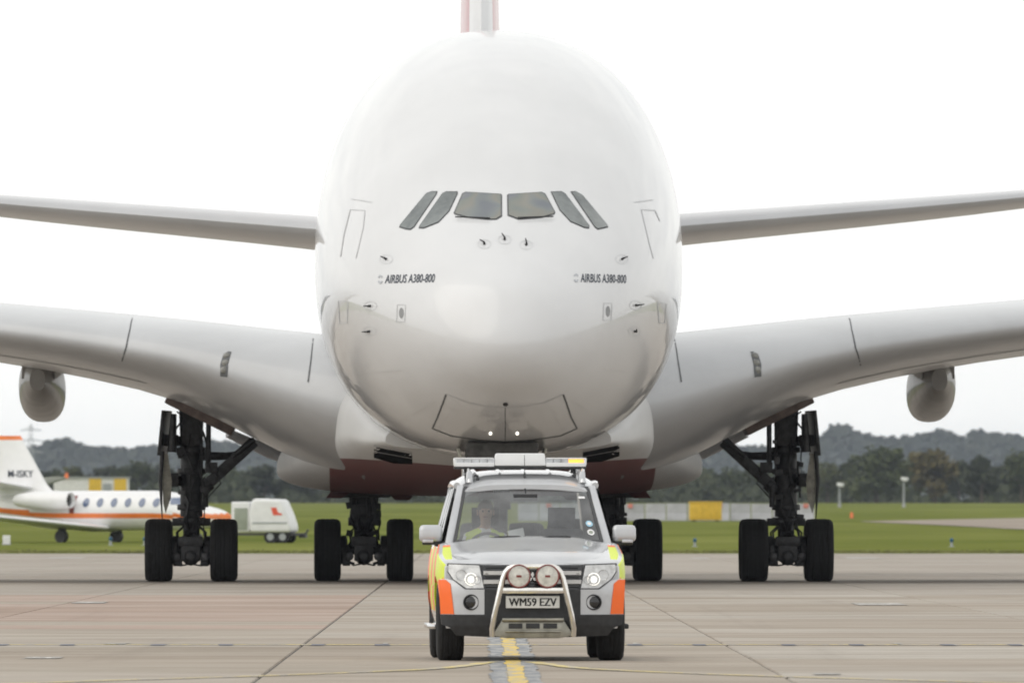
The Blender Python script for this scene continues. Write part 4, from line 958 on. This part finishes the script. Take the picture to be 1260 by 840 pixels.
# interior
g = MB(); g.box((0, -.50, 1.05), (1.5, .42, .17)); g.box((.0, -.30, .85), (1.5, .12, .4)); g.build('dashboard', 'trim_dark', car, bevel=.04)
for x in (-.39, .37):
    g = MB(); g.box((x, .40, .98), (.50, .14, .62), (-.16, 0, 0), taper=.86); st_ = g.build('seat', 'seat_fabric', car, bevel=.05, seg=3)
    g = MB(); g.box((x, .50, 1.40), (.27, .10, .19), (-.1, 0, 0)); g.tube([(x-.06, .46, 1.22), (x-.06, .5, 1.35)], .01, 6); g.tube([(x+.06, .46, 1.22), (x+.06, .5, 1.35)], .01, 6); g.build('headrest', 'seat_fabric', st_, bevel=.04, seg=3)
    g = MB(); g.box((x, .12, .70), (.50, .52, .16), (.08, 0, 0)); g.build('seat_cushion', 'seat_fabric', st_, bevel=.04)
g = MB(); g.box((0, 1.25, .95), (1.3, .14, .5), (-.16, 0, 0)); rs = g.build('rear_seat', 'seat_fabric', car, bevel=.05)
for x in (-.38, 0, .38):
    g = MB(); g.box((x, 1.33, 1.27), (.26, .09, .15)); g.build('headrest', 'seat_fabric', rs, bevel=.04)
SWC = Vector((-.39, -.20, 1.08))
g = MB(); tl = Matrix.Rotation(R(-62), 3, 'X'); g.tube([SWC+tl @ Vector((.185*math.cos(t), .185*math.sin(t), 0)) for t in np.linspace(0, 6.283, 33)], .016, 8)
g.tube([SWC+tl @ Vector((-.18, 0, 0)), SWC, SWC+tl @ Vector((.18, 0, 0))], .022, 8); g.tube([SWC, SWC+Vector((0, -.25, -.1))], .04, 8); g.build('steering_wheel', 'trim_dark', car)
g = MB(); g.box((-.01, -.17, 1.60), (.24, .04, .065)); g.tube([(-.01, -.15, 1.62), (-.01, -.08, 1.69)], .01, 6); g.build('interior_mirror', 'trim_dark', car, bevel=.015)
g = MB(); g.box((-.01, -.60, 1.16), (.16, .10, .06)); g.build('radio', 'trim_dark', car, bevel=.01)
# wheels
cm_, cr_ = None, None
ct = tyre_mesh(.392, .265, 'tyre')
g = MB(); g.lathe([(-.09, .245), (-.10, .235), (-.04, .22), (.06, .2), (.09, .235), (.10, .245)], n=28)
for k in range(6):
    a = k*math.pi/3; g.box((.085, math.cos(a)*.12, math.sin(a)*.12), (.03, .07, .23), (-(a-math.pi/2), 0, 0))
g.lathe([(.07, .06), (.11, .05), (.112, .01)], n=16); cr_ = g.mesh('rim', 'rim', smooth=35)
for s in (-1, 1):
    for y in (-1.39, 1.39):
        wo = link('wheel', ct, car); wo.location = (s*.787, y, .386); wo.rotation_euler.z = 0 if s > 0 else math.pi
        link('rim', cr_, wo)
    g = MB(); g.box((s*.92, .0, .33), (.14, 1.7, .05)); g.build('side_step', 'chrome' if s < 0 else 'car_black', car, bevel=.015)
g = MB(); g.tube([(-.75, -1.39, .39), (.75, -1.39, .39)], .05, 8); g.tube([(-.75, 1.39, .39), (.75, 1.39, .39)], .06, 8); g.build('axle', 'car_black', car)

# ---- the driver, seen through the windscreen
SK, ED, RA = [], [], []
def sv(p, r, par=None):
    SK.append(p); RA.append(r)
    if par is not None: ED.append((par, len(SK)-1))
    return len(SK)-1
dx = -.40
pel = sv((dx, .22, .78), .15); wa = sv((dx, .24, .92), .135, pel); ch = sv((dx, .25, 1.10), .15, wa); sh = sv((dx, .24, 1.22), .11, ch)
nk = sv((dx+.005, .215, 1.30), .052, sh); n2 = sv((dx+.005, .20, 1.345), .052, nk); hd0 = sv((dx+.005, .185, 1.40), .074, n2); hd1 = sv((dx+.005, .185, 1.455), .084, hd0); hd2 = sv((dx+.005, .19, 1.515), .072, hd1)
for s in (-1, 1):
    s0 = sv((dx+s*.17, .23, 1.20), .062, sh)
    el = sv((dx+s*.24, .06, 1.00), .047, s0) if s < 0 else sv((dx+.27, .03, 1.04), .047, s0)
    hnd = (dx-.16, -.17, 1.13) if s < 0 else (dx+.22, -.20, 1.16)
    f1 = sv(tuple((Vector(SK[el])+Vector(hnd))/2), .040, el); wr = sv(tuple(Vector(SK[el]).lerp(Vector(hnd), .85)), .029, f1); pm = sv(hnd, .034, wr)
    for k in range(4):
        b = Vector(hnd)+Vector((-.027+.018*k, -.045, .012)); a1 = sv(tuple(b), .0095, pm); a2 = sv(tuple(b+Vector((0, -.025-.004*(k == 1), -.012))), .009, a1); sv(tuple(b+Vector((0, -.02, -.036-.003*k))), .008, a2)
    t1 = sv(tuple(Vector(hnd)+Vector((-s*.034, -.012, .012))), .0105, pm); sv(tuple(Vector(hnd)+Vector((-s*.045, -.04, .006))), .009, t1)
    k1 = sv((dx+s*.11, .0, .82), .085, pel); k2 = sv((dx+s*.14, -.26, .86), .068, k1); k3 = sv((dx+s*.13, -.40, .66), .05, k2); k4 = sv((dx+s*.13, -.45, .585), .04, k3); sv((dx+s*.13, -.56, .578), .035, k4)
me = bpy.data.meshes.new('person'); me.from_pydata(SK, ED, []); tmp = bpy.data.objects.new('tmp', me); col.objects.link(tmp)
md = tmp.modifiers.new('s', 'SKIN'); md.use_smooth_shade = True
for i, r_ in enumerate(RA): me.skin_vertices[0].data[i].radius = (r_, r_)
me.skin_vertices[0].data[0].use_root = True
m2 = tmp.modifiers.new('d', 'SUBSURF'); m2.levels = 2; m2.render_levels = 2
pm_ = bpy.data.meshes.new_from_object(tmp.evaluated_get(bpy.context.evaluated_depsgraph_get())); bpy.data.objects.remove(tmp)
for v in pm_.vertices:       # shape the face: brow, nose, jaw
    if v.co.z > 1.37:
        x = v.co.x-(dx+.005); v.co.x = dx+.005+x*(.90 if v.co.z > 1.41 else .84)
        if v.co.y < .13:
            if abs(x) < .018 and 1.42 < v.co.z < 1.47: v.co.y -= .022
            if .02 < abs(x) < .05 and 1.455 < v.co.z < 1.485: v.co.y += .008
for n_ in ('skin', 'shirt', 'vest', 'trousers'): pm_.materials.append(MATS[n_])
for p in pm_.polygons:
    c_ = p.center; ax = abs(c_.x-dx)
    if c_.z > 1.29: k = 0
    elif c_.z < .88: k = 3
    elif ax < .19 and c_.y > .05 and c_.z > .88: k = 2 if ax > .05 else 1
    elif c_.y < -.13: k = 0
    else: k = 1
    p.material_index = k; p.use_smooth = True
per = link('person', pm_); per.location = CARP; per.rotation_euler.z = CARR
tag(per, 'driver in white shirt and yellow vest at the wheel, seen through the windscreen', 'person')
g = MB(); rr = []
for t in np.linspace(0, 1, 7):
    z = 1.475+.105*t; r_ = .094*math.sqrt(max(.02, 1-(t*.98)**2)); rr.append([(dx+.005+r_*.88*math.cos(q), .205+r_*1.02*math.sin(q)+(.012 if math.sin(q) < 0 else 0), z-.03*max(0, math.sin(q))) for q in np.linspace(0, 6.283, 21)[:-1]])
g.loft(rr); g.build('hair', 'hair', per)
for s in (-1, 1):
    g = MB(); g.lathe([(.098, .011), (.104, .008), (.106, .002)], (dx+.005+s*.03, 0, 1.463), 'y', 10); g.build('eye', 'print_black', per)
    g = MB(); g.box((dx+.005+s*.080, .195, 1.45), (.016, .035, .055)); g.build('ear', 'skin', per, bevel=.006)
g = MB(); g.box((dx+.005, .103, 1.408), (.042, .008, .009)); g.build('mouth', 'spot_rim', per)
g = MB(); g.box((0, 0, 0), (.155, .004, .085)); cd = g.build('card', 'paper', bevel=.001); Mw = Matrix.Translation(CARP) @ Matrix.Rotation(CARR, 4, 'Z'); cd.matrix_world = Mw @ Matrix.Translation((-.105, -.30, 1.245)) @ Matrix.Rotation(R(-12), 4, 'Y') @ Matrix.Rotation(R(-20), 4, 'X')
tag(cd, 'white card on the dashboard beside the driver behind the windscreen', 'card')

# ================================================================ BACKGROUND THINGS
# ---- white business jet on the left (x lateral, y aft of its nose)
bj = empty('business_jet', (-11.76, 603, terrain(607)), R(57))
tag(bj, 'white business jet with orange stripe parked on the grass behind left gear', 'business jet')
ba = [0, .25, .7, 1.4, 2.2, 3.0, 4.0, 7.5, 9.0, 11, 13, 14.2]
qt = pchip(ba, [1.05, 1.25, 1.42, 1.58, 1.85, 2.13, 2.20, 2.20, 2.18, 2.05, 1.95, 1.85]); qb = pchip(ba, [1.0, .82, .70, .60, .55, .53, .52, .52, .55, .82, 1.20, 1.45]); qw = pchip(ba, [.02, .22, .40, .56, .68, .77, .80, .80, .79, .6, .34, .15])
g = MB(); A_ = [0]+[.05, .15, .3, .5, .75, 1, 1.4, 1.8, 2.2, 2.6, 3]+[3.5+.5*i for i in range(22)]
rr = [[(qw(a)*math.cos(t), a, (qt(a)+qb(a))/2+(qt(a)-qb(a))/2*math.sin(t)) for t in np.linspace(0, 2*math.pi, 49)[:-1]] for a in A_]; g.loft(rr)
for i, f in enumerate(g.F):
    if len(f) == 4:
        z = sum(g.V[k][2] for k in f)/4; a = sum(g.V[k][1] for k in f)/4; k0 = 1.12+max(0, a-9)*.10
        if k0-.10 < z < k0+.11: g.M[i] = 1
g.build('fuselage', ['biz_white', 'biz_orange'], bj, smooth=50)
def bside(s, a, z, off=.012):
    h = (qt(a)-qb(a))/2; c_ = (qt(a)+qb(a))/2; return (s*(qw(a)*math.sqrt(max(0, 1-((z-c_)/h)**2))+off), a, z)
for s in (-1, 1):
    for k in range(6):
        g = MB(); a0 = 3.45+.72*k; g.patch([(a0+.17*math.cos(t), 1.70+.20*math.sin(t)) for t in np.linspace(0, 6.0, 14)], lambda a, z: bside(s, a, z)); g.build('window', 'biz_window', bj)
    g = MB(); g.patch([(1.95, 1.60), (2.75, 1.62), (2.85, 1.90), (2.45, 1.92)], lambda a, z: bside(s, a, z)); g.build('cockpit_window', 'biz_window', bj)
    g = MB(); a0 = 7.75; g.patch([(a0-.12, 1.25), (a0+.12, 1.25), (a0+.16, 1.7), (a0+.05, 2.0), (a0-.16, 2.0)], lambda a, z: bside(s, a, z)); g.build('emblem', 'spot_rim', bj)
    g = MB(); rr = []
    for x in np.linspace(.5, 7.7, 9): t = (x-.5)/7.2; rr.append([(s*x, a, .62+.50*t+y) for a, y in foil(6.0+.9*t, 8.6+.1*t, .12)])
    g.loft(rr); g.build('wing', 'biz_white', bj)
    g = MB(); prof = [(7.6, .26), (7.45, .33), (7.55, .36), (8.2, .40), (9.3, .38), (10.1, .28), (10.3, .22)]; g.lathe(prof, (s*1.28, 0, 1.80), 'y', 24, cap=(False, True)); en = g.build('engine', 'biz_white', bj)
    g = MB(); g.lathe([(7.75, .26), (7.7, .10), (7.5, .01)], (s*1.28, 0, 1.80), 'y', 20); g.build('engine_inlet', 'biz_dark', en)
    g = MB(); g.box((s*.95, 9.0, 1.78), (.5, 1.8, .14)); g.build('pylon', 'biz_white', bj, bevel=.04)
    g = MB(); rr = []
    for x in np.linspace(.05, 3.4, 6): t = x/3.4; rr.append([(s*x, a, 2.32+.42*t+y) for a, y in foil(10.2+.75*t, 12.3+.2*t, .1)])
    g.loft(rr); g.build('tailplane', 'biz_shaded_olive' if s > 0 else 'biz_white', bj)  # far tailplane carries its shade in the colour, near one stays white
    g = MB(); g.tube([(s*2.0, 7.4, .9), (s*2.05, 7.4, .28)], .06, 8); g.lathe([(s*2.05-.12, .2), (s*2.05-.13, .27), (s*2.05+.13, .27), (s*2.05+.12, .2)], (0, 7.4, .27), 'x', 20); g.box((s*2.08, 7.35, .62), (.05, .4, .5)); g.build('main_gear', 'biz_dark', bj)
g = MB(); g.tube([(0, 1.9, .8), (0, 1.8, .2)], .05, 8); g.lathe([(-.07, .14), (-.08, .2), (.08, .2), (.07, .14)], (0, 1.8, .2), 'x', 16); g.build('nose_gear', 'biz_dark', bj)
g = MB(); rr = []
for z in np.linspace(1.8, 4.55, 16): t = (z-1.9)/2.65; rr.append([(y, a, z) for a, y in foil(9.2+1.75*t-1.5*max(0, .2-t), 12.7+.55*t, .085)])
g.loft(rr)
for i, f in enumerate(g.F):
    if len(f) == 4 and sum(g.V[k][2] for k in f)/4 > 4.42 or len(f) != 4 and g.V[f[0]][2] > 4: g.M[i] = 1
fn = g.build('tail_fin', ['biz_white', 'biz_orange'], bj)
V, Fc = text_mesh('M-ISKY', .42, 0, .004, width=1.3)
for s in (-1, 1):
    g = MB(); g.add([(s*(.155), 10.85+s*v[0], 2.93+v[1]) for v in V], Fc); g.build('registration', 'lettering', fn, smooth=0)
# ---- ground power unit
DG = 600.; zg = terrain(DG)
gp = empty('ground_power_unit', (wx(330, DG), DG, zg), R(-12)); tag(gp, 'white wheeled ground power unit with red mark beside the business jet nose', 'ground unit')
P_ = [(-.62, .45), (-.66, 1.35), (-.50, 1.88), (.70, 1.84), (.98, 1.20), (1.12, .78), (1.14, .45)]
g = MB(); g.loft([[(x, y, z) for x, z in P_] for y in (-.8, .8)]); gb = g.build('housing', 'gpu_white', gp, bevel=.16, seg=4)
g = MB(); g.box((-1.05, .05, 1.10), (.80, 1.4, 1.28)); g.build('tank', 'gpu_white', gp, bevel=.08, seg=3)
g = MB(); g.box((-1.02, -.67, 1.02), (.56, .03, .92)); g.build('access_panel', 'gpu_grey', gp, bevel=.01)
g = MB(); g.loft([[(x, y, z) for x, z in ((.30, 1.50), (.54, 1.50), (.60, 1.30), (.78, 1.24), (.78, 1.18), (.40, 1.18))] for y in (-.815, -.79)]); g.build('red_mark', 'gpu_red', gp)
g = MB(); g.box((.25, -.81, .86), (1.5, .03, .06)); g.build('trim_strip', 'post_grey', gp)
g = MB(); g.box((0, 0, .38), (2.9, 1.2, .10)); g.tube([(1.2, 0, .36), (1.62, 0, .40), (1.72, 0, .58)], .05, 8); g.box((1.5, 0, .30), (.3, .3, .14)); g.build('chassis', 'biz_dark', gp)
for x in (.25, .78):
    for y in (-.62, .62):
        g = MB(); g.lathe([(y-.09, .16), (y-.1, .27), (y+.1, .27), (y+.09, .16)], (x, 0, .27), 'y', 20); wo = g.build('wheel', 'tyre', gp)
        g = MB(); g.lathe([(y-.105, .02), (y-.1, .15), (y+.1, .15), (y+.105, .02)], (x, 0, .27), 'y', 16); g.build('hub', 'post_grey', wo)
# ---- yellow and white hut
DH = 1300.; zh = terrain(DH); k_ = DH/F
hut = empty('striped_hut', (wx(112, DH), DH, zh)); tag(hut, 'low white hut with yellow panels behind the business jet', 'hut')
H_ = wz(588, DH)-zh; W_ = 92*k_
g = MB(); g.box((0, 1.5, H_/2), (W_, 3, H_)); g.build('wall', 'hut_white', hut, bevel=.03)
g = MB(); g.box((0, 1.5, H_+.06), (W_+.3, 3.3, .12)); g.build('roof', 'post_grey', hut)
for px in (117, 148):
    g = MB(); g.box((wx(px, DH)-wx(112, DH), -.04, H_*.5), (15*k_, .1, H_*.98)); g.build('panel', 'hut_yellow', hut)
g = MB(); g.box((wx(132, DH)-wx(112, DH), -.05, H_*.45), (10*k_, .08, H_*.8)); g.build('door', 'post_grey', hut)
g = MB(); g.tube([(wx(82, DH)-wx(112, DH), 0, H_), (wx(82, DH)-wx(112, DH), 0, H_+.5)], [.25, .08], 10); g.build('beacon', 'orange_marker', hut)
# ---- concrete barriers with a yellow container
DB = 1010.; zb2 = terrain(DB)
g = MB(); g.loft([[(x, y, z) for y, z in ((-.32, 0), (.32, 0), (.30, .22), (.12, .5), (.10, 1.08), (-.10, 1.08), (-.12, .5), (-.30, .22))] for x in (-.72, .72)]); bmz = g.mesh('concrete_barrier', 'barrier', bevel=.03)
px = 650; i = 0; BAR = []
while px < 1012:
    o = link('concrete_barrier', bmz); o.location = (wx(px, DB), DB+random.uniform(-.1, .1), zb2); o.scale = (1, 1, 1.14+random.uniform(-.03, .03))
    BAR.append(o)
    if i % 4 == 1:
        b = MB(); b.box((random.uniform(-.3, .3), -.14, .95), (.34, .06, .26)); b.build('reflector', 'barrier_red', o, bevel=.02)
    px += 1.5/DB*F; i += 1
ORD = ['first', 'second', 'third', 'fourth', 'fifth', 'sixth', 'seventh', 'eighth', 'ninth', 'tenth', 'eleventh', 'twelfth', 'thirteenth', 'fourteenth', 'fifteenth', 'sixteenth']
for i, o in enumerate(BAR[::-1]): tag(o, 'grey concrete barrier, %s from the right end of the long row' % ORD[i], 'barrier', 'concrete barriers in a row')
yc = MB(); yc.box((0, 0, .72), (2.25, 1.4, 1.2)); YC = yc.build('yellow_container', 'hut_yellow', bevel=.04); YC.location = (wx(868, 995), 995, terrain(995)-.02); tag(YC, 'yellow steel container in front of the concrete barriers', 'container')
b = MB(); b.box((0, 0, 1.36), (2.35, 1.5, .10)); b.build('lid', 'hut_yellow', YC, bevel=.02)
for x in (-.75, -.25, .25, .75):
    b = MB(); b.box((x, -.72, .72), (.10, .08, 1.1)); b.build('rib', 'hut_yellow', YC, bevel=.01)
for x in (-.8, .8):
    b = MB(); b.box((x, 0, .06), (.25, 1.3, .12)); b.build('skid', 'biz_dark', YC)
# ---- lamp posts, markers, taxiway lights, small cabinet, far pylon
for px, yt_, lab in ((1033, 596, 'shorter grey lamp post with white head left of the round tree'), (1112, 589, 'taller grey lamp post with white head before the yellowish tree')):
    d = 1750.; z = terrain(d); h = wz(yt_, d)-z; e = empty('lamp_post', (wx(px, d), d, z)); tag(e, lab, 'lamp post')
    g = MB(); g.tube([(0, 0, 0), (0, 0, h*.55), (0, 0, h*.95)], [.14, .11, .09], 10); g.build('post', 'post_grey', e); g = MB(); g.box((.1, 0, h), (.85, .5, .42), (0, .15, 0)); g.tube([(0, 0, h*.93), (.1, 0, h)], .1, 8); g.build('lamp_head', 'bar_white', e, bevel=.08); g = MB(); g.box((0, 0, .2), (.4, .4, .4)); g.build('base', 'barrier', e, bevel=.03)
for px, d, lab in ((1048, 1100, 'small orange marker on the grass right of the barriers'),):
    z = terrain(d); e = empty('marker', (wx(px, d), d, z)); tag(e, lab, 'marker'); g = MB(); g.lathe([(0, .2), (.03, .2), (.04, .14), (.42, .10), (.48, .04)], axis='z', n=14); g.build('cone', 'orange_marker', e); g = MB(); g.box((0, 0, .02), (.45, .45, .04)); g.build('foot', 'biz_dark', e)
for px, py, lab in ((855, 672, 'small blue taxiway light on the grass left of the right wing gear'), (1171, 670, 'small blue taxiway light on the grass at far right'), (136, 668, 'small blue taxiway light below the business jet belly'), (178, 667, 'small blue taxiway light left of the left gear outer tyre')):
    d = 560. if px > 500 else 575; z = terrain(d); e = empty('taxiway_light', (wx(px, d), d, z)); tag(e, lab, 'taxiway light', 'blue taxiway edge lights')
    g = MB(); g.lathe([(0, .12), (.03, .12), (.04, .05), (.2, .05)], axis='z', n=12); g.build('stem', 'post_grey', e); g = MB(); g.lathe([(.2, .06), (.22, .075), (.32, .07), (.36, .03)], axis='z', n=14); g.build('lens', 'blue_lens', e)
d = 580.; e = empty('cabinet', (wx(8, d), d, terrain(d))); tag(e, 'small white cabinet on the grass at the left edge under the jet wing', 'cabinet')
g = MB(); g.box((0, 0, .22), (.30, .25, .36)); g.build('box', 'gpu_white', e, bevel=.02); g = MB(); g.box((0, 0, .03), (.36, .3, .06)); g.build('plinth', 'barrier', e)
d = 6000.; e = empty('power_pylon', (wx(38, d), d, 3)); tag(e, 'faint lattice electricity pylon above the trees at far left', 'pylon'); h = wz(521, d)-3
g = MB()
for sx in (-1, 1):
    for sy in (-1, 1): g.tube([(sx*3.4, sy*3.4, 0), (sx*1.1, sy*1.1, h*.62), (sx*.4, sy*.4, h)], [.2, .15, .1], 5)
for i in range(9):
    z0, z1 = h*i/9, h*(i+1)/9; w0 = float(np.interp(z0/h, [0, .62, 1], [3.4, 1.1, .4])); w1 = float(np.interp(z1/h, [0, .62, 1], [3.4, 1.1, .4]))
    for sy in (-1, 1): g.tube([(-w0, sy*w0, z0), (w1, sy*w1, z1)], .09, 4); g.tube([(w0, sy*w0, z0), (-w1, sy*w1, z1)], .09, 4)
g.build('tower', 'pylon', e)
for z, w_ in ((.66, 5.2), (.79, 6.2), (.92, 4.6)):
    g = MB(); g.tube([(-w_, 0, h*z), (0, 0, h*z+1), (w_, 0, h*z)], [.1, .25, .1], 5); g.tube([(-w_, 0, h*z), (w_, 0, h*z)], .12, 5); g.build('cross_arm', 'pylon', e)

# ---- the hazy air
g = MB(); g.box((0, 4100, 26), (5400, 9900, 55)); hz = g.build('haze', [], smooth=0); tag(hz, 'thin pale haze over the airfield', 'haze', kind='stuff')
hm = bpy.data.materials.new('haze'); hm.use_nodes = True; t = hm.node_tree; t.nodes.clear(); mo = t.nodes.new('ShaderNodeOutputMaterial'); pv = t.nodes.new('ShaderNodeVolumePrincipled')
pv.inputs['Color'].default_value = (.77, .85, .97, 1); pv.inputs['Density'].default_value = .000042; pv.inputs['Anisotropy'].default_value = .2
t.links.new(pv.outputs[0], mo.inputs['Volume']); hz.data.materials.append(hm)
